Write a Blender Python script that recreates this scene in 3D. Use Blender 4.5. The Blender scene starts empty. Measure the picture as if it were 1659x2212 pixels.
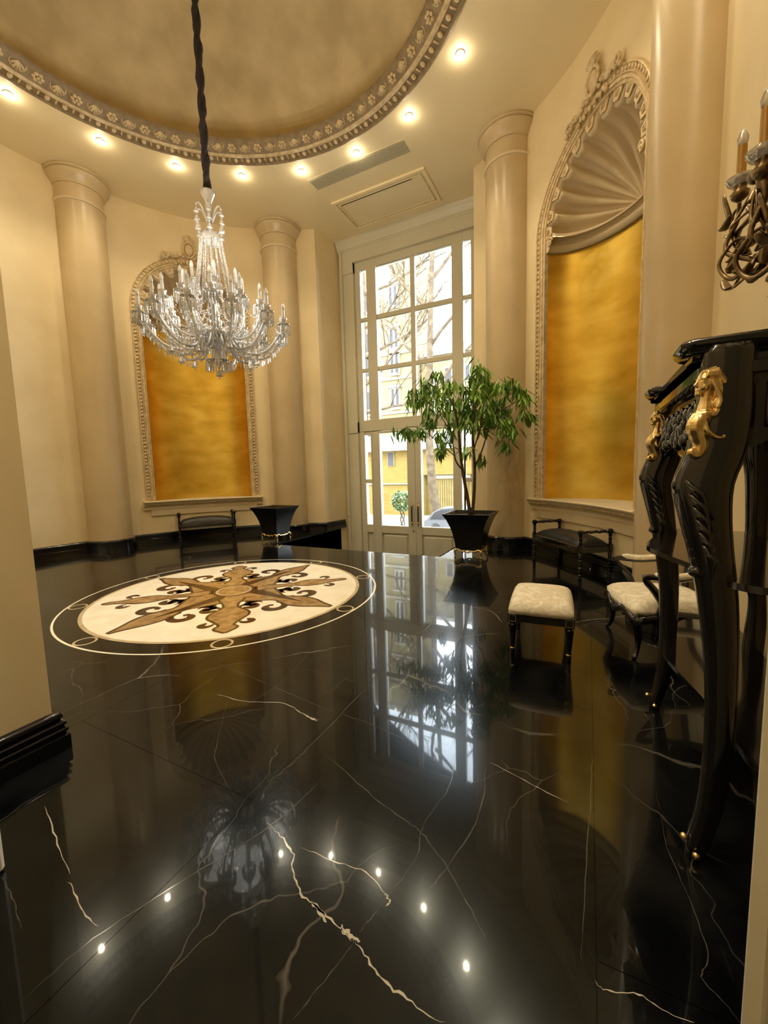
import bpy, math, random
from mathutils import Vector, Matrix
random.seed(7)
S = 1.4                       # scene unit used below (camera height) in metres
col = bpy.context.scene.collection
sc = bpy.context.scene
sin, cos, PI, R_ = math.sin, math.cos, math.pi, math.radians

# ------------------------------------------------------------------ camera
CAM = (2.819, -2.537, 1.0)
pitch, roll, yaw = 0.1002, -0.0265, R_(63)
f0 = Vector((0, cos(pitch), -sin(pitch))); x0 = Vector((1, 0, 0)); u0 = x0.cross(f0)
ax_ = cos(roll) * x0 + sin(roll) * u0; au_ = -sin(roll) * x0 + cos(roll) * u0
A0, A1 = cos(yaw), sin(yaw)
def _n(v): return Vector((v.x * A1 - v.y * A0, v.x * A0 + v.y * A1, v.z))
X_, U_, F_ = _n(ax_), _n(au_), _n(f0)
cd = bpy.data.cameras.new('camera'); cam = bpy.data.objects.new('camera', cd); col.objects.link(cam)
cam.matrix_world = Matrix(((X_.x, U_.x, -F_.x, CAM[0] * S), (X_.y, U_.y, -F_.y, CAM[1] * S), (X_.z, U_.z, -F_.z, CAM[2] * S), (0, 0, 0, 1)))
cd.sensor_fit = 'VERTICAL'; cd.sensor_height = 36; cd.lens = 867.4 / 2212 * 36
cd.clip_start = 0.02; cd.clip_end = 300
sc.camera = cam
# ------------------------------------------------------------------ world, exposure
w = bpy.data.worlds.new('sky'); sc.world = w; w.use_nodes = True
bg = w.node_tree.nodes['Background']; bg.inputs[0].default_value = (0.85, 0.93, 1.0, 1); bg.inputs[1].default_value = 17.0
vs = sc.view_settings
vs.view_transform = 'Standard'; vs.look = 'None'; vs.gamma = 1; vs.exposure = 0.85; vs.use_curve_mapping = False
sc.cycles.max_bounces = 8; sc.cycles.diffuse_bounces = 5; sc.cycles.glossy_bounces = 4
sc.cycles.transparent_max_bounces = 24; sc.cycles.sample_clamp_indirect = 6; sc.cycles.caustics_reflective = False
def lamp(name, kind, loc, power, colr, radius=0.03, **k):
    l = bpy.data.lights.new(name, kind); l.energy = power; l.color = colr
    o = bpy.data.objects.new(name, l); col.objects.link(o); o.location = [c * S for c in loc]
    if kind != 'SUN' and kind != 'AREA': l.shadow_soft_size = radius
    for a, b in k.items(): setattr(l, a, b)
    return o
sun = lamp('sun', 'SUN', (0, 10, 12), 1.2, (1, .93, .8)); sun.data.angle = R_(3); sun.rotation_euler = (R_(42), 0, R_(35))
p = lamp('window_portal', 'AREA', (0.19, 3.97, 2.2), 1, (1, 1, 1), shape='RECTANGLE', size=2.1 * S, size_y=5.4 * S)
p.rotation_euler = (R_(-90), 0, 0); p.data.cycles.is_portal = True
WARM = (1.0, 0.84, 0.57)
LAMP_W, SPOT_W, UP_FILL_W = 1.6, 55.0, 22.0

# ------------------------------------------------------------------ materials
M = {}
def mat(name, base=(.8, .8, .8), rough=.5, metal=0, coat=0, spec=.5, trans=0, emit=None, es=0):
    m = bpy.data.materials.new(name); m.use_nodes = True; M[name] = m
    b = m.node_tree.nodes['Principled BSDF']
    b.inputs['Base Color'].default_value = (*base, 1); b.inputs['Roughness'].default_value = rough
    b.inputs['Metallic'].default_value = metal; b.inputs['Coat Weight'].default_value = coat
    b.inputs['Specular IOR Level'].default_value = spec; b.inputs['Transmission Weight'].default_value = trans
    if emit: b.inputs['Emission Color'].default_value = (*emit, 1); b.inputs['Emission Strength'].default_value = es
    return m, m.node_tree, b
def N(t, typ, **k):
    n = t.nodes.new(typ)
    for a, v in k.items():
        if a.startswith('i_'): n.inputs[a[2:].replace('_', ' ')].default_value = v
        else: setattr(n, a, v)
    return n
def noise(t, scale, detail=4, coord='Object', sc3=None, rough=.5, dist=0):
    tc = N(t, 'ShaderNodeTexCoord'); n = N(t, 'ShaderNodeTexNoise', i_Scale=scale, i_Detail=detail, i_Roughness=rough, i_Distortion=dist)
    src = tc.outputs[coord]
    if sc3: mp = N(t, 'ShaderNodeMapping'); mp.inputs['Scale'].default_value = sc3; t.links.new(src, mp.inputs[0]); src = mp.outputs[0]
    t.links.new(src, n.inputs['Vector']); return n
def ramp(t, src, stops):
    r = N(t, 'ShaderNodeValToRGB'); e = r.color_ramp.elements
    while len(e) < len(stops): e.new(.5)
    for x, (p_, c) in zip(e, stops): x.position = p_; x.color = (*c, 1)
    t.links.new(src, r.inputs[0]); return r
def mottled(name, c1, c2, scale=3, rough=.6, bump=0, bscale=60, sc3=None, lo=.35, hi=.65, **k):
    m, t, b = mat(name, c1, rough, **k)
    n = noise(t, scale, 6, sc3=sc3); r = ramp(t, n.outputs[0], [(lo, c1), (hi, c2)])
    t.links.new(r.outputs[0], b.inputs['Base Color'])
    if bump:
        n2 = noise(t, bscale, 3); bp = N(t, 'ShaderNodeBump', i_Strength=bump, i_Distance=.01); t.links.new(n2.outputs[0], bp.inputs['Height']); t.links.new(bp.outputs[0], b.inputs['Normal'])
    return m
mottled('plaster', (.72, .59, .35), (.78, .65, .41), 1.6, .55)
mottled('column_plaster', (.52, .405, .235), (.60, .475, .285), 1.4, .30)
mottled('ceiling_plaster', (.82, .70, .45), (.86, .75, .50), 1.2, .6)
mottled('dome_plaster', (.52, .41, .22), (.68, .55, .32), 2.2, .7)
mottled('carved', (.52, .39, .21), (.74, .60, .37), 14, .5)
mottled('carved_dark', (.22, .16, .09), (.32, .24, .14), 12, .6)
mottled('shell_plaster', (.66, .54, .35), (.72, .60, .40), 2, .6)
mottled('joinery', (.60, .57, .44), (.64, .61, .48), 1, .32)
mottled('white_trim', (.74, .72, .60), (.80, .78, .68), 2, .4)
mottled('grey_wood', (.62, .58, .47), (.46, .42, .32), 6, .5, sc3=(14, 14, .6))
m, t, b = mat('gold_leaf', (.85, .56, .12), .38, .88)
n = noise(t, 1.6, 8, sc3=(1, 1, 2.2)); r = ramp(t, n.outputs[0], [(.25, (.62, .38, .04)), (.5, (.80, .53, .08)), (.75, (.92, .67, .16))]); t.links.new(r.outputs[0], b.inputs['Base Color'])
n2 = noise(t, 9, 4, sc3=(1, 1, 2.5)); r2 = ramp(t, n2.outputs[0], [(.3, (.33,) * 3), (.7, (.43,) * 3)]); t.links.new(r2.outputs[0], b.inputs['Roughness'])
mottled('gilt', (.66, .45, .17), (.95, .76, .40), 40, .26, metal=1)
mottled('bronze', (.10, .065, .03), (.34, .25, .14), 12, .34, metal=1)
mat('brass', (.85, .62, .30), .2, 1)
mat('black_lacquer', (.006, .006, .008), .12, coat=.6)
mat('black_wood', (.006, .006, .007), .22, coat=.3)
mat('black_base', (.005, .006, .009), .10, coat=.3)
mat('black_pot', (.004, .004, .005), .28)
mottled('black_leather', (.009, .009, .010), (.016, .016, .017), 40, .42, bump=.1, bscale=300)
mottled('velvet', (.012, .008, .010), (.035, .026, .03), 30, .9)
mottled('soil', (.05, .03, .02), (.10, .07, .04), 40, .9, bump=.8, bscale=60)
m, t, b = mat('cream_brocade', (.70, .62, .46), .55)
n = noise(t, 9, 7, dist=1.6); r = ramp(t, n.outputs[0], [(.40, (.86, .81, .68)), (.52, (.68, .60, .44)), (.62, (.87, .82, .69))]); t.links.new(r.outputs[0], b.inputs['Base Color'])
# black marble with faint white veins and clouds
def marble():
    m, t, b = mat('black_marble', (.01, .01, .012), .025, spec=.40)
    tc = N(t, 'ShaderNodeTexCoord'); nz = N(t, 'ShaderNodeTexNoise', i_Scale=.9, i_Detail=5)
    t.links.new(tc.outputs['Object'], nz.inputs['Vector'])
    mx = N(t, 'ShaderNodeVectorMath', operation='MULTIPLY_ADD'); mx.inputs[1].default_value = (.9, .9, 0)
    t.links.new(nz.outputs['Color'], mx.inputs[0]); t.links.new(tc.outputs['Object'], mx.inputs[2])
    vals = []
    for scale, wd, amp, rot in ((.5, .0007, .30, .4), (1.2, .0007, .18, 1.1)):
        mp = N(t, 'ShaderNodeMapping'); mp.inputs['Rotation'].default_value = (0, 0, rot); mp.inputs['Scale'].default_value = (1, .55, 1); t.links.new(mx.outputs[0], mp.inputs[0])
        v = N(t, 'ShaderNodeTexVoronoi', feature='DISTANCE_TO_EDGE', voronoi_dimensions='2D', i_Scale=scale); t.links.new(mp.outputs[0], v.inputs['Vector'])
        r = ramp(t, v.outputs[0], [(0, (amp,) * 3), (wd, (amp * .25,) * 3), (wd * 3, (0, 0, 0))]); vals.append(r)
    br = noise(t, 1.3, 3); brr = ramp(t, br.outputs[0], [(.46, (0, 0, 0)), (.66, (1, 1, 1))])
    add = N(t, 'ShaderNodeMath', operation='ADD'); t.links.new(vals[0].outputs[0], add.inputs[0]); t.links.new(vals[1].outputs[0], add.inputs[1])
    mu = N(t, 'ShaderNodeMath', operation='MULTIPLY'); t.links.new(add.outputs[0], mu.inputs[0]); t.links.new(brr.outputs[0], mu.inputs[1])
    cl = noise(t, 1.1, 9, dist=.8, rough=.62); clr = ramp(t, cl.outputs[0], [(.42, (.0015, .0018, .0025)), (.74, (.015, .0155, .0165))])
    mixc = N(t, 'ShaderNodeMix', data_type='RGBA'); t.links.new(mu.outputs[0], mixc.inputs['Factor']); t.links.new(clr.outputs[0], mixc.inputs[6]); mixc.inputs[7].default_value = (.55, .52, .45, 1)
    t.links.new(mixc.outputs[2], b.inputs['Base Color'])
    # polished surface plus a softer bluish lobe put in for reflection halos and haze
    g2 = N(t, 'ShaderNodeBsdfPrincipled'); t.links.new(mixc.outputs[2], g2.inputs['Base Color']); g2.inputs['Roughness'].default_value = .16; g2.inputs['Specular Tint'].default_value = (.78, .90, 1, 1); b.inputs['Specular Tint'].default_value = (.85, .94, 1, 1); g2.inputs['Specular IOR Level'].default_value = .45
    ms = N(t, 'ShaderNodeMixShader'); ms.inputs[0].default_value = .45
    out = t.nodes['Material Output']; t.links.new(b.outputs[0], ms.inputs[1]); t.links.new(g2.outputs[0], ms.inputs[2]); t.links.new(ms.outputs[0], out.inputs[0])
marble()
mat('vein', (.50, .47, .40), .12); mat('vein_faint', (.075, .072, .066), .12)
mottled('inlay_ivory', (.86, .77, .58), (.93, .86, .70), 5, .08)
mottled('inlay_tan', (.24, .135, .05), (.42, .27, .12), 9, .09)
mottled('inlay_brown', (.035, .018, .010), (.085, .048, .026), 7, .09)
mottled('inlay_gold', (.46, .35, .20), (.58, .46, .29), 8, .09)
mottled('leaf_green', (.10, .24, .03), (.26, .46, .07), 3, .38)
mottled('bark', (.035, .02, .012), (.09, .055, .03), 20, .8)
mottled('pale_bark', (.035, .025, .016), (.065, .05, .034), 5, .8, spec=0)
mottled('shrub_leaf', (.03, .055, .012), (.09, .13, .045), 12, .6)
m, t, b = mat('facade', (.75, .6, .35), .8, spec=0)
br = N(t, 'ShaderNodeTexBrick', i_Scale=1.0); br.inputs['Color1'].default_value = (.10, .068, .02, 1); br.inputs['Color2'].default_value = (.12, .083, .026, 1); br.inputs['Mortar'].default_value = (.08, .055, .018, 1)
br.inputs['Brick Width'].default_value = .28; br.inputs['Row Height'].default_value = .09; br.inputs['Mortar Size'].default_value = .008
tc = N(t, 'ShaderNodeTexCoord'); mp = N(t, 'ShaderNodeMapping'); mp.inputs['Rotation'].default_value = (R_(90), 0, 0)
t.links.new(tc.outputs['Object'], mp.inputs[0]); t.links.new(mp.outputs[0], br.inputs['Vector']); t.links.new(br.outputs[0], b.inputs['Base Color'])
mottled('stucco', (.115, .09, .045), (.14, .115, .06), 3, .8, spec=0)
mottled('garage', (.095, .07, .027), (.11, .083, .034), 3, .6, spec=0)
mat('far_glass', (.035, .035, .038), .7, spec=0); mat('far_trim', (.16, .14, .10), .6); mat('roof_white', (.2, .19, .17), .6)
mottled('paving', (.08, .065, .045), (.10, .085, .06), 2, .8)
mat('car_paint', (.12, .12, .13), .25, .4); mat('rubber', (.02, .02, .02), .6)
mat('lamp_glow', (1, .9, .7), .5, emit=(1, .86, .66), es=110)
mat('bulb_glass', (.9, .88, .84), .1, trans=.3); mat('candle_gold', (.42, .25, .07), .35, .5)
mat('vent_grey', (.46, .42, .30), .7, 0); mat('dark_gap', (.02, .015, .01), .9)
def clear(name, tint, gl, diff, rough):
    m = bpy.data.materials.new(name); m.use_nodes = True; M[name] = m; t = m.node_tree; t.nodes.clear()
    o = N(t, 'ShaderNodeOutputMaterial'); tr = N(t, 'ShaderNodeBsdfTransparent'); tr.inputs[0].default_value = (*tint, 1)
    g = N(t, 'ShaderNodeBsdfGlossy'); g.inputs['Roughness'].default_value = rough; g.inputs[0].default_value = (1, 1, 1, 1)
    fr = N(t, 'ShaderNodeFresnel', i_IOR=1.5); ma = N(t, 'ShaderNodeMath', operation='MULTIPLY_ADD'); ma.inputs[1].default_value = 1.0; ma.inputs[2].default_value = gl
    t.links.new(fr.outputs[0], ma.inputs[0]); s1 = N(t, 'ShaderNodeMixShader'); t.links.new(ma.outputs[0], s1.inputs[0]); t.links.new(g.outputs[0], s1.inputs[2])
    if diff:
        d = N(t, 'ShaderNodeBsdfDiffuse'); d.inputs[0].default_value = (.95, .93, .88, 1); tl = N(t, 'ShaderNodeBsdfTranslucent'); tl.inputs[0].default_value = (.95, .93, .88, 1)
        sa = N(t, 'ShaderNodeMixShader'); sa.inputs[0].default_value = .5; t.links.new(d.outputs[0], sa.inputs[1]); t.links.new(tl.outputs[0], sa.inputs[2])
        s2 = N(t, 'ShaderNodeMixShader'); s2.inputs[0].default_value = diff; t.links.new(tr.outputs[0], s2.inputs[1]); t.links.new(sa.outputs[0], s2.inputs[2]); t.links.new(s2.outputs[0], s1.inputs[1])
    else: t.links.new(tr.outputs[0], s1.inputs[1])
    t.links.new(s1.outputs[0], o.inputs[0])
clear('pane_glass', (.97, .98, .98), 0, 0, 0.01)
clear('crystal', (.98, .98, .99), .22, .54, .05)
clear('frosted', (.97, .97, .97), .05, .9, .2)

# ------------------------------------------------------------------ mesh helpers (units of S)
ORG = {}
class MB:
    def __init__(s): s.v = []; s.f = []
    def add(s, vs, fs, mtx=None):
        k = len(s.v)
        s.v += [tuple(mtx @ Vector(v)) for v in vs] if mtx else [tuple(v) for v in vs]
        s.f += [tuple(i + k for i in f) for f in fs]; return s
    def box(s, a, b, mtx=None, bev=0):
        x0, y0, z0 = a; x1, y1, z1 = b
        if bev:
            e = bev; prof = [(x0 + e, y0), (x1 - e, y0), (x1, y0 + e), (x1, y1 - e), (x1 - e, y1), (x0 + e, y1), (x0, y1 - e), (x0, y0 + e)]
            cx, cy = (x0 + x1) / 2, (y0 + y1) / 2; hx, hy = max((x1 - x0) / 2, 1e-6), max((y1 - y0) / 2, 1e-6)
            def sh(z, k): return [(cx + (px - cx) * (1 - k / hx), cy + (py - cy) * (1 - k / hy), z) for px, py in prof]
            rings = [sh(z0, e), sh(z0 + e, 0), sh(z1 - e, 0), sh(z1, e)]; return s.loft(rings, True, mtx)
        return s.add([(x0, y0, z0), (x1, y0, z0), (x1, y1, z0), (x0, y1, z0), (x0, y0, z1), (x1, y0, z1), (x1, y1, z1), (x0, y1, z1)],
                     [(0, 3, 2, 1), (4, 5, 6, 7), (0, 1, 5, 4), (1, 2, 6, 5), (2, 3, 7, 6), (3, 0, 4, 7)], mtx)
    def loft(s, rings, caps=True, mtx=None, closed=True):
        n = len(rings[0]); vs = [p for r in rings for p in r]; fs = []
        for i in range(len(rings) - 1):
            for j in range(n if closed else n - 1):
                a = i * n + j; b = i * n + (j + 1) % n; fs.append((a, b, b + n, a + n))
        if caps: fs.append(tuple(range(n))[::-1]); fs.append(tuple(range((len(rings) - 1) * n, len(rings) * n)))
        return s.add(vs, fs, mtx)
    def lathe(s, prof, c=(0, 0), n=24, a0=0, a1=2 * PI, mtx=None, caps=True):
        full = abs(a1 - a0 - 2 * PI) < 1e-6; m = n if full else n + 1
        rings = [[(c[0] + r * cos(a0 + (a1 - a0) * j / n), c[1] + r * sin(a0 + (a1 - a0) * j / n), z) for j in range(m)] for r, z in prof]
        return s.loft(rings, caps and full, mtx, full)
    def tube(s, pts, rad, n=8, flat=1, caps=True, mtx=None):
        pts = [Vector(p) for p in pts]; rings = []; L = len(pts); up = None
        for i, p in enumerate(pts):
            d = (pts[min(i + 1, L - 1)] - pts[max(i - 1, 0)]).normalized()
            if up is None: up = Vector((0, 0, 1)) if abs(d.z) < .9 else Vector((0, 1, 0))
            x = d.cross(up)
            if x.length < 1e-6: x = d.cross(Vector((1, 0, 0)))
            x.normalize(); up = x.cross(d).normalized(); r = rad[i] if isinstance(rad, (list, tuple)) else rad
            rings.append([tuple(p + x * r * cos(2 * PI * k / n) + up * r * flat * sin(2 * PI * k / n)) for k in range(n)])
        return s.loft(rings, caps, mtx)
    def ell(s, c, r, n=10, m=6, mtx=None):
        if isinstance(r, (int, float)): r = (r, r, r)
        vs = [(c[0], c[1], c[2] - r[2])]; fs = []
        for i in range(1, m):
            a = -PI / 2 + PI * i / m
            vs += [(c[0] + r[0] * cos(a) * cos(2 * PI * j / n), c[1] + r[1] * cos(a) * sin(2 * PI * j / n), c[2] + r[2] * sin(a)) for j in range(n)]
        vs.append((c[0], c[1], c[2] + r[2])); T = len(vs) - 1
        for j in range(n):
            fs.append((0, 1 + (j + 1) % n, 1 + j)); fs.append((T, T - n + j, T - n + (j + 1) % n))
            for i in range(m - 2): a = 1 + i * n + j; b = 1 + i * n + (j + 1) % n; fs.append((a, b, b + n, a + n))
        return s.add(vs, fs, mtx)
    def prism(s, poly, z0, z1, mtx=None):
        n = len(poly); vs = [(x, y, z0) for x, y in poly] + [(x, y, z1) for x, y in poly]
        return s.add(vs, [tuple(range(n))[::-1], tuple(range(n, 2 * n))] + [(i, (i + 1) % n, (i + 1) % n + n, i + n) for i in range(n)], mtx)
    def sweep(s, path, prof, closed=False):      # path [(x,y,nx,ny)], profile [(off,z)]
        rings = [[(x + nx * o, y + ny * o, z) for o, z in prof] for x, y, nx, ny in path]
        if closed: rings.append(rings[0])
        return s.loft(rings, not closed)
    def build(s, name, mt, parent=None, smooth=False, org=(0, 0, 0), label=None, kind=None, fixn=True, par_org=None):
        o_ = ORG.get(parent.name, (0, 0, 0)) if parent else org
        me = bpy.data.meshes.new(name); me.from_pydata([((x - o_[0]) * S, (y - o_[1]) * S, (z - o_[2]) * S) for x, y, z in s.v], [], s.f)
        me.materials.append(M[mt])
        if fixn:
            import bmesh
            bm = bmesh.new(); bm.from_mesh(me); bmesh.ops.recalc_face_normals(bm, faces=bm.faces); bm.to_mesh(me); bm.free()
        if smooth:
            me.shade_smooth()
            if smooth != 2: me.set_sharp_from_angle(angle=R_(38))
        o = bpy.data.objects.new(name, me); col.objects.link(o)
        if parent: o.parent = parent; ORG[o.name] = o_
        else: o.location = [c * S for c in o_]; ORG[o.name] = o_
        if label: o['label'] = label
        if kind: o['kind'] = kind
        return o
def thing(name, label, cat, loc=(0, 0, 0), rz=0, group=None, kind=None, org=None):
    o = bpy.data.objects.new(name, None); col.objects.link(o); o.empty_display_size = .1
    o.location = [c * S for c in loc]; o.rotation_euler.z = rz; ORG[o.name] = loc if org is None else org
    if kind: o['kind'] = kind
    else:
        o['label'] = label; o['category'] = cat
    if group: o['group'] = group
    return o
def tag(o, label, cat, group=None):
    o['label'] = label; o['category'] = cat
    if group: o['group'] = group
    return o
def copy_tree(o, parent=None):
    c = o.copy(); col.objects.link(c); c.parent = parent
    for ch in list(o.children): copy_tree(ch, c)
    return c
def lerp(a, b, t): return a + (b - a) * t
def spline(pts, k=8):
    out = []; P = [Vector(p) for p in pts]; n = len(P)
    for i in range(n - 1):
        p0, p1, p2, p3 = P[max(i - 1, 0)], P[i], P[i + 1], P[min(i + 2, n - 1)]
        for j in range(k):
            t = j / k; out.append(.5 * ((2 * p1) + (p2 - p0) * t + (2 * p0 - 5 * p1 + 4 * p2 - p3) * t * t + (3 * p1 - p0 - 3 * p2 + p3) * t ** 3))
    out.append(P[-1]); return out

RW, Z = 3.43, 4.95            # wall radius, ceiling height
CX, CY = 0.04, -0.433         # centre of the ceiling ring
def pol(phi, r): return (r * sin(R_(phi)), r * cos(R_(phi)))

# ================================================================== SETTING
# ---- floor: bedding + slabs
REC = (-1.20, 1.29, 1.83)     # stair recess: x0, x1, y0
fb = MB().box((-3.7, -3.6, -.60), (3.7, REC[2], -.02)).box((-3.7, REC[2], -.60), (REC[0], 3.6, -.02)).box((REC[1], REC[2], -.60), (3.7, 3.6, -.02))
floor = fb.build('floor', 'black_marble', kind='structure')
def slab(x0, x1, y0, y1):
    g = .0007
    if x1 - x0 < .02 or y1 - y0 < .02: return
    cx, cy = (x0 + x1) / 2, (y0 + y1) / 2
    if min(math.hypot(a, b) for a in (x0, x1) for b in (y0, y1)) > 3.75 and cy > 0 and abs(cx) > 1.8: return
    MB().box((x0 + g, y0 + g, -.02), (x1 - g, y1 - g, 0)).build('floor_slab', 'black_marble', floor)
W_ = .945; xs = [2.855 - W_ * i for i in range(-1, 8)]
for i, xa in enumerate(xs):
    xb, xe = xa - W_, xa
    y = -3.6 - (.95 if i % 2 else 0)
    while y < 3.6:
        y0, y1 = max(y, -3.6), min(y + 1.89, 3.6); y += 1.89
        if y1 <= y0: continue
        x0, x1 = max(xb, -3.7), min(xe, 3.7)
        if x1 <= x0: continue
        if y1 <= REC[2] or x1 <= REC[0] or x0 >= REC[1]: slab(x0, x1, y0, y1); continue
        slab(x0, x1, y0, min(y1, REC[2]))
        ya = max(y0, REC[2]); slab(x0, min(x1, REC[0]), ya, y1); slab(max(x0, REC[1]), x1, ya, y1)
# recess walls, floor and steps
rc = MB().box((REC[0] - .02, REC[2], -.60), (REC[0], 3.86, -.0)).box((REC[1], REC[2], -.60), (REC[1] + .02, 3.86, 0)).box((REC[0], REC[2] - .02, -.60), (REC[1], REC[2], -.001))
rc.build('recess_facing', 'black_marble', floor)
MB().box((-1.6, REC[2], -.64), (1.7, 3.9, -.60)).build('recess_paving', 'black_marble', floor)
for k in range(3):
    MB().box((REC[0], REC[2], -.60), (REC[1], REC[2] + .24 * (3 - k), -.60 + .15 * (k + 1)), bev=.004).build('step', 'black_marble', floor)
# veins that can be told apart on the near slabs: flush white inlays of the stone
def vein(pts, wd, m_='vein'):
    P = spline([(x, y, 0) for x, y in pts], 6); vs = []; n = len(P)
    for i, p_ in enumerate(P):
        d = (P[min(i + 1, n - 1)] - P[max(i - 1, 0)]).normalized(); q = Vector((-d.y, d.x, 0))
        ww = wd * (random.uniform(.35, 1.2)) * min(1, 4 * i / n + .15, 4 * (n - 1 - i) / n + .15); jx = q * random.uniform(-1, 1) * wd * (1.5 if wd < .0035 else .5)
        vs += [tuple(p_ + jx + q * ww + Vector((0, 0, .0003))), tuple(p_ + jx - q * ww + Vector((0, 0, .0003)))]
    MB().add(vs, [(2 * i, 2 * i + 1, 2 * i + 3, 2 * i + 2) for i in range(n - 1)]).build('vein', m_, floor)
VEINS = [([(2.012, -1.7483), (2.0648, -1.7648), (2.1388, -1.7906), (2.1727, -1.8297), (2.2267, -1.8661), (2.2882, -1.8763), (2.3548, -1.8911), (2.3937, -1.8966)], 0.0024, 'vein'), ([(2.3937, -1.8966), (2.4426, -1.9137), (2.4875, -1.9293), (2.5432, -1.9331), (2.6077, -1.9352)], 0.0024, 'vein'), ([(2.1505, -1.7704), (2.2516, -1.7652), (2.3424, -1.7554), (2.4195, -1.7855)], 0.00132, 'vein'), ([(2.4195, -1.7855), (2.4034, -1.8424), (2.3938, -1.8773)], 0.00108, 'vein_faint'), ([(2.3937, -1.8966), (2.3745, -1.9799), (2.3542, -2.0534)], 0.00108, 'vein_faint'), ([(1.3147, -1.3304), (1.4805, -1.317), (1.6541, -1.258), (1.7629, -1.283), (1.8611, -1.2937)], 0.0021, 'vein'), ([(1.3444, -2.0032), (1.5052, -2.0454), (1.6632, -2.0855)], 0.0016799999999999999, 'vein'), ([(1.6814, -2.0961), (1.7775, -2.1154), (1.8582, -2.1227)], 0.0016799999999999999, 'vein'), ([(1.5016, -2.1625), (1.6186, -2.1802), (1.7085, -2.2017)], 0.00132, 'vein_faint'), ([(2.5377, -1.2395), (2.6376, -1.267), (2.6964, -1.2864), (2.7837, -1.312)], 0.00132, 'vein'), ([(2.8519, -1.7492), (2.8714, -1.7553), (2.9259, -1.7366), (2.9617, -1.7412), (3.0101, -1.7399)], 0.0014399999999999999, 'vein'), ([(3.0264, -1.2446), (3.0236, -1.3564), (3.0445, -1.4636), (3.0596, -1.5987), (3.0377, -1.6514), (3.0638, -1.6772), (3.084, -1.7027)], 0.00108, 'vein_faint'), ([(2.4195, -1.7855), (2.4415, -1.6611), (2.4227, -1.563), (2.4467, -1.4031), (2.4171, -1.2293)], 0.00132, 'vein_faint'), ([(1.9691, -1.4363), (2.146, -1.5006), (2.2926, -1.5539), (2.4105, -1.5853), (2.4958, -1.6353), (2.5907, -1.7149), (2.6459, -1.7706)], 0.0018, 'vein_faint'), ([(2.5296, -1.2529), (2.5573, -1.4654), (2.5183, -1.6651), (2.5025, -1.7225)], 0.0016799999999999999, 'vein_faint'), ([(1.4102, -0.6181), (1.4712, -0.9162), (1.5193, -1.1505), (1.4904, -1.4764)], 0.00108, 'vein_faint'), ([(1.3682, -1.3063), (1.5849, -1.5577), (1.6595, -1.6319), (1.8282, -1.7131)], 0.00132, 'vein_faint'), ([(0.9353, -1.0929), (1.4056, -1.1546), (1.8328, -1.2149), (2.0425, -1.2242), (2.239, -1.2565)], 0.00108, 'vein_faint'), ([(1.3243, -1.0371), (1.6008, -0.968), (1.9823, -0.9873)], 0.00108, 'vein_faint'), ([(2.05, 0.2817), (2.2249, 0.2484), (2.3397, 0.0602)], 0.00132, 'vein'), ([(2.0626, -1.5395), (2.0321, -1.7474), (1.9433, -1.9649), (1.8756, -2.1411), (1.8637, -2.2507)], 0.0018, 'vein_faint'), ([(1.9028, -0.8594), (1.9233, -1.2277), (1.9228, -1.5098), (1.9088, -1.6332)], 0.0024, 'vein_faint'), ([(2.8536, -1.0276), (2.8468, -1.2558), (2.8346, -1.5398), (2.8272, -1.7281)], 0.00132, 'vein_faint'), ([(1.1181, 1.5779), (1.5418, 1.2815), (1.7223, 1.6788)], 0.00132, 'vein_faint'), ([(1.4862, 0.2873), (1.7239, 0.732), (1.906, 1.5236)], 0.00132, 'vein_faint')]
VEINS += [([(2.2603, -1.8708), (2.2869, -1.878), (2.3186, -1.8903)], 0.0049, 'vein'), ([(2.3508, -1.8831), (2.3769, -1.8884), (2.4049, -1.8903)], 0.006299999999999999, 'vein'), ([(1.776, -1.2842), (1.8258, -1.2962), (1.8613, -1.3003)], 0.0042, 'vein'), ([(2.4089, -1.779), (2.4233, -1.7883), (2.4265, -1.8046)], 0.0028, 'vein')]
for pts_, wd_, m__ in VEINS: vein(pts_, wd_, m__)

# ---- walls
def arc(a0, a1, r=RW, step=1.0):
    n = max(2, int(abs(a1 - a0) / step)); return [pol(lerp(a0, a1, i / n), r) for i in range(n + 1)]
NW, NZB, NZS = .725, .64, 3.50      # niche half width, sill, spring line
def wall_mesh(mb, a0, a1, nphi=None):
    ph = [lerp(a0, a1, i / 90) for i in range(91)]
    if nphi is not None:
        w_ = math.degrees(NW / RW); ph = [p_ for p_ in ph if not (nphi - w_ <= p_ <= nphi + w_)]
        ph += [nphi + w_ * cos(PI * i / 40) * (1) for i in range(41)]
    ph.sort()
    for p0, p1 in zip(ph, ph[1:]):
        q0, q1 = pol(p0, RW), pol(p1, RW); mid = (p0 + p1) / 2
        if nphi is not None and abs(mid - nphi) < math.degrees(NW / RW):
            def zt(p_): s = min(1, abs(R_(p_ - nphi) * RW) / NW); return NZS + NW * math.sqrt(max(0, 1 - s * s))
            segs = [((0, 0), (NZB, NZB)), ((zt(p0), zt(p1)), (Z, Z))]
        else: segs = [((0, 0), (Z, Z))]
        for (b0, b1), (t0, t1) in segs: mb.add([(*q0, b0), (*q1, b1), (*q1, t1), (*q0, t0)], [(0, 1, 2, 3)])
LN, RN = -54.0, 55.3
wl = MB(); wall_mesh(wl, -21.2, -100, LN)
def quadz(mb, a, b, z0=0, z1=Z): mb.add([(*a, z0), (*b, z0), (*b, z1), (*a, z1)], [(0, 1, 2, 3)])
pL = pol(-100, RW); quadz(wl, pL, (-3.38, -3.5))
wl.build('wall_left', 'plaster', kind='structure', smooth=True)
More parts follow.
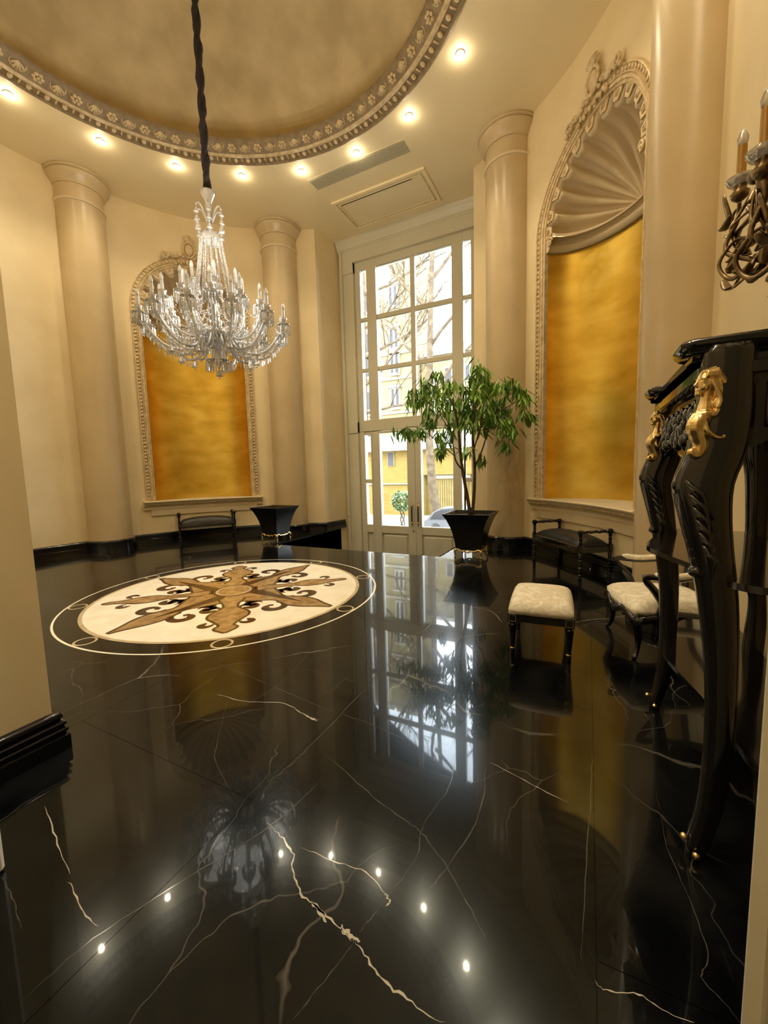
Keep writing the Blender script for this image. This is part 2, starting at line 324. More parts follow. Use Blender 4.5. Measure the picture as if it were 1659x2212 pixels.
wr = MB(); wall_mesh(wr, 23.8, 89.5, RN); quadz(wr, pol(89.5, RW), (RW, -3.5)); wr.build('wall_right', 'plaster', kind='structure', smooth=True)
wb = MB(); quadz(wb, (-3.38, -3.5), (RW, -3.5)); wb.build('wall_back', 'plaster', kind='structure')
vl = MB(); quadz(vl, pol(-21.2, RW), (-1.17, 3.9), -.62); vl.build('wall_vestibule_left', 'plaster', kind='structure')
vr = MB(); quadz(vr, pol(23.8, RW), (1.50, 3.9), -.62); vr.build('wall_vestibule_right', 'plaster', kind='structure')
# ---- baseboards
BP = [(0, 0), (.036, 0), (.036, .052), (.027, .056), (.027, .064), (.033, .071), (.033, .078), (.024, .084), (.024, .09), (.030, .096), (.030, .103), (.018, .110), (.018, .118), (.024, .124), (.020, .136), (.008, .144), (0, .144)]
def bboard(name, path, parent=None, kind='structure'):
    P = []; n = len(path)
    for i, (x, y) in enumerate(path):
        ns = []
        for a, b in ((i - 1, i), (i, i + 1)):
            if 0 <= a and b < n:
                dx, dy = path[b][0] - path[a][0], path[b][1] - path[a][1]; l = math.hypot(dx, dy); ns.append((dy / l, -dx / l))
        nx, ny = sum(q[0] for q in ns) / len(ns), sum(q[1] for q in ns) / len(ns); k = nx * nx + ny * ny
        P.append((x, y, nx / k, ny / k))
    return MB().sweep(P, BP).build(name, 'black_base', parent, smooth=True, kind=kind)
bboard('baseboard_left', [(-3.38, -3.4)] + arc(-100, -21.2) + [(-1.185, 3.72)])
bboard('baseboard_right', [(1.42, 3.4)] + arc(23.8, 89.5) + [(RW, -3.4)])
# ---- ceiling with round opening
N_ = 120; cm = MB(); x0_, x1_, y0_, y1_ = -3.75, 3.75, -3.6, 3.93
angs = sorted([2 * PI * i / N_ for i in range(N_)] + [math.atan2(y - CY, x - CX) % (2 * PI) for x in (x0_, x1_) for y in (y0_, y1_)])
vsA = []
for a in angs:
    dx, dy = cos(a), sin(a); tx = ((x1_ if dx > 0 else x0_) - CX) / dx if abs(dx) > 1e-9 else 1e9; ty = ((y1_ if dy > 0 else y0_) - CY) / dy if abs(dy) > 1e-9 else 1e9
    t_ = min(tx, ty); vsA += [(CX + 2.40 * dx, CY + 2.40 * dy, Z), (CX + t_ * dx, CY + t_ * dy, Z)]
K_ = len(angs); cm.add(vsA, [(2 * i, 2 * i + 1, 2 * ((i + 1) % K_) + 1, 2 * ((i + 1) % K_)) for i in range(K_)])
ceiling = cm.build('ceiling', 'ceiling_plaster', kind='structure')
dm = MB().lathe([(2.20, Z + .10), (2.34, Z + .11), (2.40, Z + .20)] + [(2.40 * cos(R_(a)), Z + .2 + .95 * sin(R_(a))) for a in range(6, 91, 6)], (CX, CY), 96, caps=False)
dm.build('dome', 'dome_plaster', ceiling, smooth=2)
# ring moulding
rp = [(2.415, 0), (2.415, -.022), (2.395, -.03), (2.375, -.022), (2.372, -.008), (2.31, .004), (2.300, -.012), (2.285, -.02), (2.262, -.02), (2.25, -.006), (2.235, .004), (2.165, .055), (2.15, .075), (2.145, .10), (2.20, .105), (2.40, .105)]
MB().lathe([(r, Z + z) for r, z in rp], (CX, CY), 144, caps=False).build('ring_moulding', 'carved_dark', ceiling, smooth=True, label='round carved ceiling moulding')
MB().lathe([(2.30, Z - .013), (2.285, Z - .023), (2.262, Z - .023), (2.25, Z - .008)], (CX, CY), 144, caps=False).build('ring_fillet', 'carved', ceiling, smooth=True)
egg = MB().ell((0, 0, 0), (.026, .034, .022), 8, 5).build('egg', 'carved', ceiling, smooth=2)
dart = MB().box((-.008, -.032, -.008), (.008, .032, .008)).build('dart', 'carved', ceiling)
ro = MB()
for k in range(6): a = 2 * PI * k / 6; ro.ell((.034 * cos(a), .030 * sin(a), 0), (.022, .020, .014), 6, 4)
ro.ell((0, 0, -.010), .015, 6, 4); rosette = ro.build('rosette', 'carved', ceiling, smooth=2)
sh = MB()
for k in range(5): a = R_(30 + 30 * k); sh.tube([(0, -.035, 0), (.056 * cos(a), -.035 + .08 * sin(a), -.004)], [.008, .014], 5)
sh.tube([(.064 * cos(R_(a)), -.012 + .050 * sin(R_(a)), 0) for a in range(-20, 201, 20)], .006, 5)
shell_o = sh.build('shell_ornament', 'carved', ceiling, smooth=2)
def ringcopy(o, n, r, z, off=0, tilt=0, first=True):
    for k in range(n):
        a = 2 * PI * (k + off) / n; c = o if (k == 0 and first) else o.copy()
        if c is not o: col.objects.link(c); c.parent = ceiling
        c.location = ((CX + r * cos(a)) * S, (CY + r * sin(a)) * S, (Z + z) * S)
        c.rotation_euler = Matrix.Rotation(a - PI / 2, 3, 'Z').to_euler() if not tilt else (Matrix.Rotation(a - PI / 2, 3, 'Z') @ Matrix.Rotation(tilt, 3, 'X')).to_euler()
ringcopy(egg, 100, 2.341, -.008); ringcopy(dart, 100, 2.341, -.004, .5)
ringcopy(rosette, 44, 2.198, .026, 0, -.6); ringcopy(shell_o, 44, 2.198, .026, .5, -.6)
# downlights
base_dl = None
for k in range(20):
    ph = 2.8 + 17.53 * (k - 5); x, y = CX + 2.61 * sin(R_(ph)), CY + 2.61 * cos(R_(ph))
    if base_dl is None:
        base_dl = d = thing('ceiling_downlight', '', 'downlight', (x, y, Z), org=(0, 0, 0))
        MB().lathe([(.022, -.001), (.040, -.001), (.040, -.008), (.030, -.012), (.022, -.006)], n=20, caps=False).build('trim_ring', 'ceiling_plaster', d, smooth=True)
        MB().ell((0, 0, -.010), (.017, .017, .014), 12, 8).build('bulb', 'lamp_glow', d, smooth=2)
    else: d = copy_tree(base_dl); d.location = (x * S, y * S, Z * S)
    names = {0: 'leftmost ceiling downlight, at the left edge of the photo', 1: 'second ceiling downlight from the left, outside the carved ring', 2: 'ceiling downlight just left of the hanging chandelier cord',
             3: 'ceiling downlight just right of the hanging chandelier cord', 4: 'ceiling downlight left of the grey ceiling vent', 5: 'ceiling downlight over the grey ceiling vent',
             6: 'ceiling downlight right of the grey vent, nearest the far right column', 7: 'rightmost ceiling downlight, near the top right of the ring'}
    d['label'] = names.get(k, 'ceiling downlight of the ring above and behind the camera'); d['group'] = 'downlights around the ceiling ring' if k < 8 else 'downlights behind the camera'
    lamp('downlight_glow', 'POINT', (x, y, Z - .045), LAMP_W, WARM, .025)
    s_ = lamp('downlight_beam', 'SPOT', (x, y, Z - .03), SPOT_W, WARM, .03, spot_size=R_(125), spot_blend=.8)
# vent and hatch in the ceiling
v = thing('ceiling_vent', 'long grey slatted air vent in the cream ceiling', 'vent', (.06, 2.385, Z))
MB().box((-.66, 2.27, Z - .004), (.78, 2.50, Z - .0005)).build('frame', 'ceiling_plaster', v)
MB().box((-.64, 2.288, Z - .006), (.76, 2.482, Z - .004)).build('backing', 'dark_gap', v)
for k in range(12): MB().box((-.64, 2.290 + .0162 * k, Z - .012), (.76, 2.302 + .0162 * k, Z - .006)).build('slat', 'vent_grey', v)
h = thing('ceiling_hatch', 'cream access panel in a moulded frame set in the ceiling', 'hatch', (.09, 3.165, Z))
def frame(mb, x0, x1, y0, y1, w_, z0, z1):
    mb.box((x0, y0, z0), (x1, y0 + w_, z1)); mb.box((x0, y1 - w_, z0), (x1, y1, z1)); mb.box((x0, y0 + w_, z0), (x0 + w_, y1 - w_, z1)); mb.box((x1 - w_, y0 + w_, z0), (x1, y1 - w_, z1)); return mb
frame(MB(), -.635, .815, 2.80, 3.53, .045, Z - .028, Z).build('outer_moulding', 'ceiling_plaster', h)
frame(MB(), -.59, .77, 2.845, 3.485, .030, Z - .014, Z).build('inner_moulding', 'carved', h)
frame(MB(), -.56, .74, 2.875, 3.455, .022, Z - .022, Z).build('panel_rim', 'ceiling_plaster', h)
MB().box((-.535, 2.912, Z - .016), (.715, 3.43, Z - .001)).build('panel', 'ceiling_plaster', h)
MB().box((-.53, 2.896, Z - .024), (.60, 2.910, Z - .001)).build('gap', 'dark_gap', h)

# ---- columns
def column(phi, label, rho=3.42, r=.275):
    cx, cy = pol(phi, rho); c = thing('column', label, 'column', (cx, cy, 0), group='plaster columns round the hall')
    MB().lathe([(r, .10), (r, Z - .37)], (cx, cy), 64).build('shaft', 'column_plaster', c, smooth=True)
    MB().lathe([(r, Z - .385), (r + .014, Z - .382), (r + .022, Z - .368), (r + .014, Z - .354), (r, Z - .35)], (cx, cy), 64, caps=False).build('neck_ring', 'shell_plaster', c, smooth=True)
    pr_ = [(r, Z - .36), (r, Z - .185), (r + .014, Z - .182), (r + .014, Z - .165), (r + .022, Z - .15), (r + .040, Z - .125), (r + .066, Z - .09), (r + .078, Z - .062), (r + .080, Z - .052), (r + .070, Z - .050), (r + .070, Z - .040), (r + .088, Z - .034), (r + .092, Z - .016), (r + .080, Z - .012), (r + .080, Z)]
    MB().lathe(pr_, (cx, cy), 64).build('capital', 'column_plaster', c, smooth=True)
    MB().lathe([(r + o, z) for o, z in BP], (cx, cy), 64).build('base', 'black_base', c, smooth=True)
    return c
column(-76.5, 'plaster column with round capital at the left, beside the left niche')
column(-31.1, 'plaster column left of the glazed door, between niche and doorway')
column(33.5, 'plaster column right of the glazed door, behind the potted tree')
column(79.5, 'large plaster column at the right, in front of the bright right wall', 3.43, .27)

# ---- niches
def NPt(pc, s, z, n=0):
    p_ = pc + math.degrees(s / RW); r = RW - n; q = pol(p_, r); return (q[0], q[1], z)
def map_mb(mb, pc):                     # local x = along wall, y = out of wall, z
    mb.v = [NPt(pc, x, z, y) for x, y, z in mb.v]; return mb
DEP = .50
def niche(pc, side, lab):
    sd = -1 if side == 'left' else 1
    t_ = thing('niche', '%s arched gold-leaf wall niche with scallop shell and carved frame, %s' % lab, 'niche', (*pol(pc, RW), NZB), group='shell-headed wall niches')
    P = [NPt(pc, NW * cos(a), 0, -DEP * sin(a)) for a in [PI * i / 48 for i in range(49)]]
    MB().loft([[(x, y, z) for x, y, _ in P] for z in (NZB - .01, 1.2, 1.8, 2.4, NZS - .04)], False, closed=False).build('gold_back', 'gold_leaf', t_, smooth=2, fixn=True)
    MB().add([NPt(pc, NW * cos(a), NZB - .005, -DEP * sin(a)) for a in [PI * i / 48 for i in range(49)]] + [NPt(pc, NW * (1 - 2 * i / 16), NZB - .005, 0) for i in range(1, 16)][::-1], [tuple(range(64))]).build('niche_floor', 'shell_plaster', t_)
    # fluted shell
    NF = 11; NAa = NF * 14; NT = 18; g = []
    for i in range(NT + 1):
        t__ = (PI / 2) * i / NT
        for j in range(NAa + 1):
            a = PI * j / NAa; fl_ = cos(2 * NF * a) ; fl_ = math.copysign(abs(fl_) ** .28, fl_)
            k = 1 - .15 * (fl_ + 1) / 2 * min(1, 1.8 * sin(t__)) * (1 if t__ < 1.45 else 1) - .004; s_, z_ = NW * cos(a) * sin(t__) * k, NW * sin(a) * sin(t__) * k
            g.append(NPt(pc, s_, NZS - .02 + z_, -DEP * cos(t__) * k - .008))
    g += [NPt(pc, (NW + .03) * cos(PI * j / NAa), NZS - .02 + (NW + .03) * sin(PI * j / NAa), -.012) for j in range(NAa + 1)]; NT += 1
    MB().add(g, [(i * (NAa + 1) + j, i * (NAa + 1) + j + 1, (i + 1) * (NAa + 1) + j + 1, (i + 1) * (NAa + 1) + j) for i in range(NT) for j in range(NAa)]).build('shell', 'shell_plaster', t_, smooth=2)
    MB().add([NPt(pc, NW * k_ * cos(a), NZS - .045, -DEP * k_ * sin(a) - .004) for a in [PI * i / 48 for i in range(49)] for k_ in (1.02, .80)], [(2 * i, 2 * i + 1, 2 * i + 3, 2 * i + 2) for i in range(48)]).build('shell_leak_strip', 'shell_plaster', t_)  # hidden strip added to close a light leak below the shell
    rg = [[NPt(pc, (NW + .05) * cos(a), z_, -(DEP + .06) * sin(a) - .01) for a in [PI * i / 24 for i in range(25)]] for z_ in (NZB - .03, NZS + NW + .08)]
    cs_ = MB().loft(rg, False, closed=False); fr_ = lambda z_: [NPt(pc, (NW + .05) * (-1 + 2 * i / 16), z_, -.01) for i in range(1, 16)]
    for q_, z_ in ((rg[0], NZB - .03), (rg[1], NZS + NW + .08)): cs_.add(q_ + fr_(z_), [tuple(range(40))]); cs_.build('niche_leak_block', 'shell_plaster', t_)  # unseen backing added behind the niche to stop sky light leaking in
    # band under shell
    bp = [(0, -.15), (.03, -.15), (.055, -.125), (.06, -.09), (.045, -.072), (.045, -.062), (.07, -.05), (.078, -.02), (.06, .0), (0, .0)]
    pa = []
    for i in range(41):
        a = PI * i / 40; nx, ny = cos(a) / NW, sin(a) / DEP; l = math.hypot(nx, ny); pa.append((NW * cos(a), -DEP * sin(a), -nx / l, ny / l))
    map_mb(MB().sweep(pa, [(o, NZS + z) for o, z in bp]), pc).build('shell_band', 'shell_plaster', t_, smooth=True)
    for e in (-1, 1):
        sp = MB().tube([(e * (NW - .07 - .035 * (1 - k / 26) * cos(k * .42)), .012, NZS - .07 + .055 * (1 - k / 26) * sin(k * .42)) for k in range(26)], .012, 6)
        map_mb(sp, pc).build('scroll', 'carved', t_, smooth=2)
    # scallop tongues at the rim
    for k in range(NF + 1):
        a = PI * k / NF
        if a < .01 or a > PI - .01: a = min(max(a, .07), PI - .07)
        mb = MB(); w1, w2, hh = .062, .034, .085
        mb.prism([(-w1, 0), (w1, 0), (w1 * .96, -.02), (w2, -hh), (-w2, -hh), (-w1 * .96, -.02)], -.004, .008)
        for q in (-1, 0, 1): mb.prism([(q * .020 - .006, -.012), (q * .020 + .006, -.012), (q * .014, -.058)], .008, .016)
        mb.v = [((NW - .004 + y) * cos(a) - x * -sin(a), z, NZS + (NW - .004 + y) * sin(a) - x * cos(a) * -1 * -1) for x, y, z in mb.v]
        map_mb(mb, pc).build('scallop', 'carved', t_)
    # frame
    path = [(NW, NZB)] + [(NW, lerp(NZB, NZS, i / 8)) for i in range(1, 8)] + [(NW * cos(PI * i / 40), NZS + NW * sin(PI * i / 40)) for i in range(41)] + [(-NW, lerp(NZS, NZB, i / 8)) for i in range(1, 9)]
    def nrm(i):
        x, z = path[i]; return (1, 0) if (x > 0 and z <= NZS) else (-1, 0) if z <= NZS else (x / NW, (z - NZS) / NW)
    fp = [(-.004, -.03), (-.004, .018), (.008, .024), (.012, .016), (.020, .016), (.024, .030), (.044, .034), (.048, .026), (.052, .026), (.055, .038), (.062, .040), (.066, .022), (.105, .022), (.110, .034), (.120, .030), (.124, .0)]
    rings = [[(x + nrm(i)[0] * e, n_, z + nrm(i)[1] * e) for e, n_ in fp] for i, (x, z) in enumerate(path)]
    map_mb(MB().loft(rings, True), pc).build('frame', 'carved', t_, smooth=True)
    # rope of carved beads in the outer groove
    L = []; tot = 0
    fine = [(NW, lerp(NZB, NZS, i / 60)) for i in range(60)] + [(NW * cos(PI * i / 60), NZS + NW * sin(PI * i / 60)) for i in range(61)] + [(-NW, lerp(NZS, NZB, i / 60)) for i in range(1, 61)]
    mb = MB(); acc = 0; last = fine[0]
    for (x, z) in fine[1:]:
        d_ = math.hypot(x - last[0], z - last[1]); k = 0
        while acc + d_ >= .052:
            t2 = (.052 - acc) / d_; last = (lerp(last[0], x, t2), lerp(last[1], z, t2)); d_ = math.hypot(x - last[0], z - last[1]); acc = 0
            X, Z_ = last; nn = (1, 0) if (X > 0 and Z_ <= NZS) else (-1, 0) if Z_ <= NZS else (X / NW, (Z_ - NZS) / NW); ang = math.atan2(nn[1], nn[0])
            mm = Matrix.Translation((X + nn[0] * .086, .026, Z_ + nn[1] * .086)) @ Matrix.Rotation(-ang - .6, 4, 'Y')
            mb.ell((0, 0, 0), (.022, .011, .013), 6, 4, mm)
        acc += d_; last = (x, z)
    map_mb(mb, pc).build('rope_carving', 'carved', t_, smooth=2, kind='stuff')
    # crest
    zc = 4.46
    c_ = map_mb(MB().ell((0, .05, zc), (.062, .03, .085), 16, 8), pc).build('cartouche', 'carved', t_, smooth=2)
    map_mb(MB().tube([(.082 * cos(a), .055, zc + .108 * sin(a)) for a in [2 * PI * i / 24 for i in range(25)]], .016, 6), pc).build('rim', 'carved', c_, smooth=2)
    for k in range(7):
        a = R_(30 + 20 * k); map_mb(MB().tube([(.02 * cos(a), .05, zc + .10), (.06 * cos(a), .075, zc + .10 + .07 * sin(a)), (.10 * cos(a), .05, zc + .09 + .13 * sin(a))], [.010, .014, .004], 5), pc).build('palmette_leaf', 'carved', c_, smooth=2)
    for e in (-1, 1):
        def arcp(s_, off): th = PI / 2 - e * s_; return (NW + off) * cos(th), NZS + (NW + off) * sin(th)
        pts = []
        for k in range(14): s_ = .12 + .022 * k; x, z = arcp(s_, .15 + .03 * sin(k * .9)); pts.append((x, .045, z))
        ex, ez = pts[-1][0], pts[-1][2]
        for k in range(12): a = k * .5; pts.append((ex + e * (.05 * (1 - k / 14)) * sin(a), .05, ez + .05 - .05 * (1 - k / 14) * cos(a)))
        map_mb(MB().tube(pts, [lerp(.022, .010, i / len(pts)) for i in range(len(pts))], 6), pc).build('scroll', 'carved', t_, smooth=2)
        for k in range(9):
            x, z = arcp(.10 + .045 * k, .13 + .02 * (k % 2)); map_mb(MB().ell((x, .045, z), (.026, .022, .018), 7, 5, Matrix.Identity(4)), pc).build('leaf', 'carved', t_, smooth=2)
        for k in range(5):
            x, z = arcp(.05 + .05 * k, .055 + .02 * (k % 2)); map_mb(MB().ell((x, .05, z - .02), (.020, .022, .026), 7, 5), pc).build('leaf', 'carved', t_, smooth=2)
    # sill shelf and apron
    hs = .895
    P = [(s_, 0, 0, 1) for s_ in [lerp(-hs, hs, i / 24) for i in range(25)]]
    sl = [(-.02, NZB), (.10, NZB), (.108, NZB - .008), (.104, NZB - .020), (.085, NZB - .026), (.080, NZB - .04), (.055, NZB - .06), (.045, NZB - .085), (.03, NZB - .092), (.03, NZB - .13), (.0, NZB - .13)]
    map_mb(MB().sweep(P, sl), pc).build('sill', 'shell_plaster', t_, smooth=True)
    mb = MB()
    for k in range(58): mb.ell((lerp(-hs + .02, hs - .02, k / 57), .070, NZB - .052), (.010, .012, .016), 6, 4)
    map_mb(mb, pc).build('sill_carving', 'carved', t_, smooth=2, kind='stuff')
    P = [(s_, 0, 0, 1) for s_ in [lerp(-.80, .80, i / 24) for i in range(25)]]
    map_mb(MB().sweep(P, [(0, NZB - .13), (.022, NZB - .13), (.022, NZB - .225), (.016, NZB - .232), (0, NZB - .232)]), pc).build('apron', 'shell_plaster', t_, smooth=True)
niche(LN, 'left', ('left-hand', 'partly behind the chandelier')); niche(RN, 'right', ('right-hand', 'partly behind the large column'))

# ---- window wall and doors
U = 3.88
def fbx(mb, x0, x1, z0, z1, d0, d1, bev=.004):   # depth towards room is -y
    return mb.box((x0, U - d1, z0), (x1, U - d0, z1), bev=bev)
win = thing('window_1', '', '', (0.19, U, 1.9), kind='structure'); win.name = 'window_1'; ORG['window_1'] = (0.19, U, 1.9)
CW = .192
def mir(x0, x1): return (2 * CW - x1, 2 * CW - x0)
for a, b_ in ((-1.085, -.88), mir(-1.085, -.88)):
    fbx(MB(), a, b_, -.60, 4.60, -.05, .10).build('pilaster', 'joinery', win, smooth=True)
    fbx(MB(), a + .03, b_ - .0, 1.70, 1.90, -.02, .115).build('pilaster_block', 'joinery', win, smooth=True)
    fbx(MB(), a, b_, 4.42, 4.60, -.02, .118).build('pilaster_block', 'joinery', win, smooth=True)
    fbx(MB(), a, b_, -.60, -.47, -.02, .118).build('pilaster_foot', 'joinery', win, smooth=True)
    fbx(MB(), *((a - .05, a) if a < 0 else (b_, b_ + .05)), -.60, 4.82, -.05, .14).build('architrave', 'joinery', win, smooth=True)
fbx(MB(), -1.10, 2 * CW + 1.10, 4.60 - .005, 4.82, -.05, .10).build('header', 'joinery', win, smooth=True)
MB().sweep([(-1.17, U, 0, -1), (1.52, U, 0, -1)], [(0, 4.80), (.11, 4.80), (.115, 4.815), (.13, 4.82), (.135, 4.85), (.155, 4.87), (.175, 4.90), (.18, 4.93), (.20, Z), (0, Z)]).build('cornice', 'joinery', win, smooth=True)
MB().box((-1.18, U + .03, 4.5), (1.55, U + .05, Z + .02)).box((-1.25, U + .03, -.64), (-1.05, U + .05, Z)).box((1.42, U + .03, -.64), (1.6, U + .05, Z)).build('outer_casing', 'joinery', win)
# stiles (full window height above transom), mullions, rails
for a, b_ in ((-.88, -.775), (-.655, -.472), mir(-.655, -.472), mir(-.88, -.775)): fbx(MB(), a, b_, 1.72, 4.58, -.05, .05).build('stile', 'joinery', win, smooth=True)
fbx(MB(), .151, .233, 1.90, 4.50, -.03, .03).build('mullion', 'joinery', win, smooth=True)
fbx(MB(), -.88, 2 * CW + .88, 4.463, 4.60, -.05, .045).build('head_rail', 'joinery', win, smooth=True)
fbx(MB(), -.80, 2 * CW + .80, 1.72, 1.917, -.05, .06).build('transom', 'joinery', win, smooth=True)
for z0, z1 in ((3.608, 3.685), (2.75, 2.82)): fbx(MB(), -.50, 2 * CW + .50, z0, z1, -.03, .028).build('rail', 'joinery', win, smooth=True)
rows = ((3.685, 4.463), (2.82, 3.608), (1.917, 2.75))
def pane(parent, x0, x1, z0, z1):
    MB().box((x0 - .01, U + .005, z0 - .01), (x1 + .01, U + .010, z1 + .01)).build('pane', 'pane_glass', parent)
for x0, x1 in ((-.472, .151), (.233, 2 * CW + .472)):
    for z0, z1 in rows: pane(win, x0, x1, z0, z1)
for a, b_ in ((-.775, -.655), mir(-.775, -.655)):
    for z0, z1 in rows: pane(win, a, b_, z0, z1)
    for z0, z1 in ((3.612, 3.672), (2.755, 2.815)): fbx(MB(), a - .01, b_ + .01, z0, z1, -.03, .04).build('rail', 'joinery', win, smooth=True)
door = thing('door_1', '', '', (CW, U, -.56), kind='structure'); ORG[door.name] = (CW, U, -.56)
for a, b_ in ((-.88, -.655), mir(-.88, -.655)):
    l_, r_ = (-.775, -.655) if a < 0 else mir(-.775, -.655)
    sl = fbx(fbx(fbx(MB(), a, l_, -.58, 1.72, -.05, .05), r_, b_ + (.03 if a < 0 else 0), -.58, 1.72, -.05, .05), l_, r_, -.10, .045, -.03, .045)
    fbx(fbx(sl, l_, r_, -.58, -.50, -.03, .045), l_, r_, .80, .87, -.03, .045).build('sidelight', 'joinery', door, smooth=True)
    s_ = [o for o in door.children if o.name.startswith('sidelight')][-1]
    fbx(MB(), l_, r_, -.50, -.10, -.02, .02, .012).build('panel', 'joinery', s_, smooth=True)
    pane(s_, l_, r_, .045, .80); pane(s_, l_, r_, .87, 1.68)
    fbx(MB(), l_, r_, 1.66, 1.73, -.03, .045).build('rail', 'joinery', s_, smooth=True)
for e, (x0, x1, g0, g1) in ((-1, (-.62, .190, -.475, .045)), (1, (.194, 2 * CW + .62, .30, 2 * CW + .475))):
    lf = fbx(fbx(MB(), x0, g0, -.56, 1.71, -.03, .055), g1, x1, -.56, 1.71, -.03, .055); fbx(lf, g0, g1, 1.675, 1.71, -.03, .05); fbx(lf, g0, g1, -.10, .035, -.03, .05); fbx(lf, g0, g1, -.56, -.50, -.03, .05)
    leaf_ = lf.build('door_leaf', 'joinery', door, smooth=True)
    fbx(fbx(MB(), g0, g1, -.50, -.10, -.02, .020, .004), g0 + .03, g1 - .03, -.47, -.13, .0, .045, .016).build('panel', 'joinery', leaf_, smooth=True)
    pane(leaf_, g0, g1, .035, 1.675)
    hx = .192 + e * .058; hy = U - .10
    MB().tube([(hx, hy, .13), (hx, hy, .37)], .012, 10).build('grip', 'black_lacquer', leaf_, smooth=True)
    hb = MB()
    for zz, q in ((.10, -1), (.40, 1)):
        hb.lathe([(.004, zz - .06), (.009, zz - .05), (.004, zz - .04), (.013, zz - .02), (.016, zz), (.013, zz + .02), (.004, zz + .04), (.009, zz + .05), (.004, zz + .06)], (hx, hy), 10); hb.tube([(hx, hy, zz), (hx, U - .05, zz)], .007, 8)
    hb.build('handle', 'brass', leaf_, smooth=2)
MB().tube([(.145, U - .058, -.04), (.145, U - .062, -.04)], .014, 12).build('lock', 'dark_gap', door)

# ---- pier at left and door edges near the camera
pr = MB().box((.30, -2.45, 0), (1.068, -1.85, Z)).build('wall_pier', 'plaster', kind='structure')
bboard('baseboard_pier', [(1.068, -2.45), (1.068, -1.85), (.30, -1.85)])
cs = MB().box((1.03, -2.42, 0), (1.47, -2.19, 2.6), bev=.01).box((1.40, -2.20, 0), (1.498, -2.15, 2.6), bev=.008).build('trim_1', 'white_trim', kind='structure')
db = MB(); q = [(3.065, -1.776), (3.0815, -1.7815), (3.40, -1.90), (3.40, -1.87)]
db.prism([(3.062, -1.772), (3.0795, -1.7800), (3.078, -1.80), (3.058, -1.79)], 0, 2.2)
db.build('trim_2', 'white_trim', kind='structure')
MB().prism([(3.0780, -1.7835), (3.40, -1.90), (3.40, -1.93), (3.076, -1.80)], 0, 2.2).build('trim_3', 'grey_wood', kind='structure')

# ================================================================== MEDALLION
MX, MY = .077, -.084
md = thing('floor_medallion', 'round ivory and brown star marble inlay set in the black floor', 'floor inlay', (MX, MY, 0), 0, org=(0, 0, 0))
md.rotation_euler.z = R_(-1.1)
def disc(r, z, n=96): return [(r * cos(2 * PI * i / n), r * sin(2 * PI * i / n)) for i in range(n)]
def ringm(r0, r1, z, n=128, c=(0, 0)):
    vs = []
    for i in range(n): a = 2 * PI * i / n; vs += [(c[0] + r0 * cos(a), c[1] + r0 * sin(a), z), (c[0] + r1 * cos(a), c[1] + r1 * sin(a), z)]
    return MB().add(vs, [(2 * i, 2 * i + 1, 2 * ((i + 1) % n) + 1, 2 * ((i + 1) % n)) for i in range(n)])
MR = 1.093; e_ = .0004
MB().prism(disc(MR - .02, 0), 0, e_).build('ivory_field', 'inlay_ivory', md)
ringm(MR - .026, MR, e_ * 1.5).build('inner_band', 'inlay_gold', md)
ringm(1.228, 1.2421, e_).build('outer_band', 'inlay_ivory', md)
for k in range(8):
    a = PI * k / 4; ringm(.052, .066, e_ * 1.2, 32, (1.1613 * cos(a), 1.1613 * sin(a))).build('ring_link', 'inlay_gold', md)
def flat(poly, z, name, mt, ang, grow=0):
    # polygons given along +x (radial), mirrored halves supplied by caller
    pts = poly
    if grow:
        n = len(pts); out = []
        for i in range(n):
            a, b_ = pts[i - 1], pts[(i + 1) % n]; dx, dy = b_[0] - a[0], b_[1] - a[1]; l = math.hypot(dx, dy) or 1; out.append((pts[i][0] + dy / l * grow, pts[i][1] - dx / l * grow))
        pts = out
    m_ = Matrix.Rotation(ang, 4, 'Z'); mb = MB().add([(x, y, z) for x, y in pts], [tuple(range(len(pts)))], m_); return mb.build(name, mt, md)
def sym(half, k=5):
    hp = spline([(x, y, 0) for x, y in half], k); hp = [(p_.x, p_.y) for p_ in hp]; return [(x, -y) for x, y in hp] + [(x, y) for x, y in hp[::-1]]
fleur = [(.16, .10), (.28, .085), (.38, .05), (.46, .045), (.52, .07), (.60, .125), (.68, .13), (.75, .09), (.82, .05), (.86, .04), (.90, .065), (.93, .055), (.955, .03), (.985, 0)]
fleur2 = [(.20, .07), (.32, .05), (.42, .032), (.50, .03), (.56, .055), (.64, .085), (.74, .08), (.82, .045), (.90, .022), (.955, .022), (.99, 0)]
arm = [(.08, .15), (.20, .225), (.31, .17), (.41, .11), (.49, .06), (.55, .052), (.62, .078), (.72, .098), (.82, .082), (.92, .038), (1.03, 0)]
def spiral(x, y, r, a0, turns, dirn, w0, ang, k=26):
    mb = MB()
    L, Rr = [], []
    for i in range(k):
        t_ = i / (k - 1); a = a0 + dirn * turns * 2 * PI * t_; rr = r * (1 - .72 * t_); ww = w0 * (.35 + 1.3 * sin(PI * min(1, t_ * 1.05)) * (1 - .2 * t_)) + (.012 if t_ > .85 else 0)
        L.append((x + (rr + ww) * cos(a), y + (rr + ww) * sin(a))); Rr.append((x + (rr - ww) * cos(a), y + (rr - ww) * sin(a)))
    vs = [(*q_, 0) for p_ in zip(L, Rr) for q_ in p_]; mb.add([(x_, y_, e_ * 1.6) for x_, y_, z_ in vs], [(2 * i, 2 * i + 1, 2 * i + 3, 2 * i + 2) for i in range(k - 1)], Matrix.Rotation(ang, 4, 'Z')).build('scroll_inlay', 'inlay_brown', md)
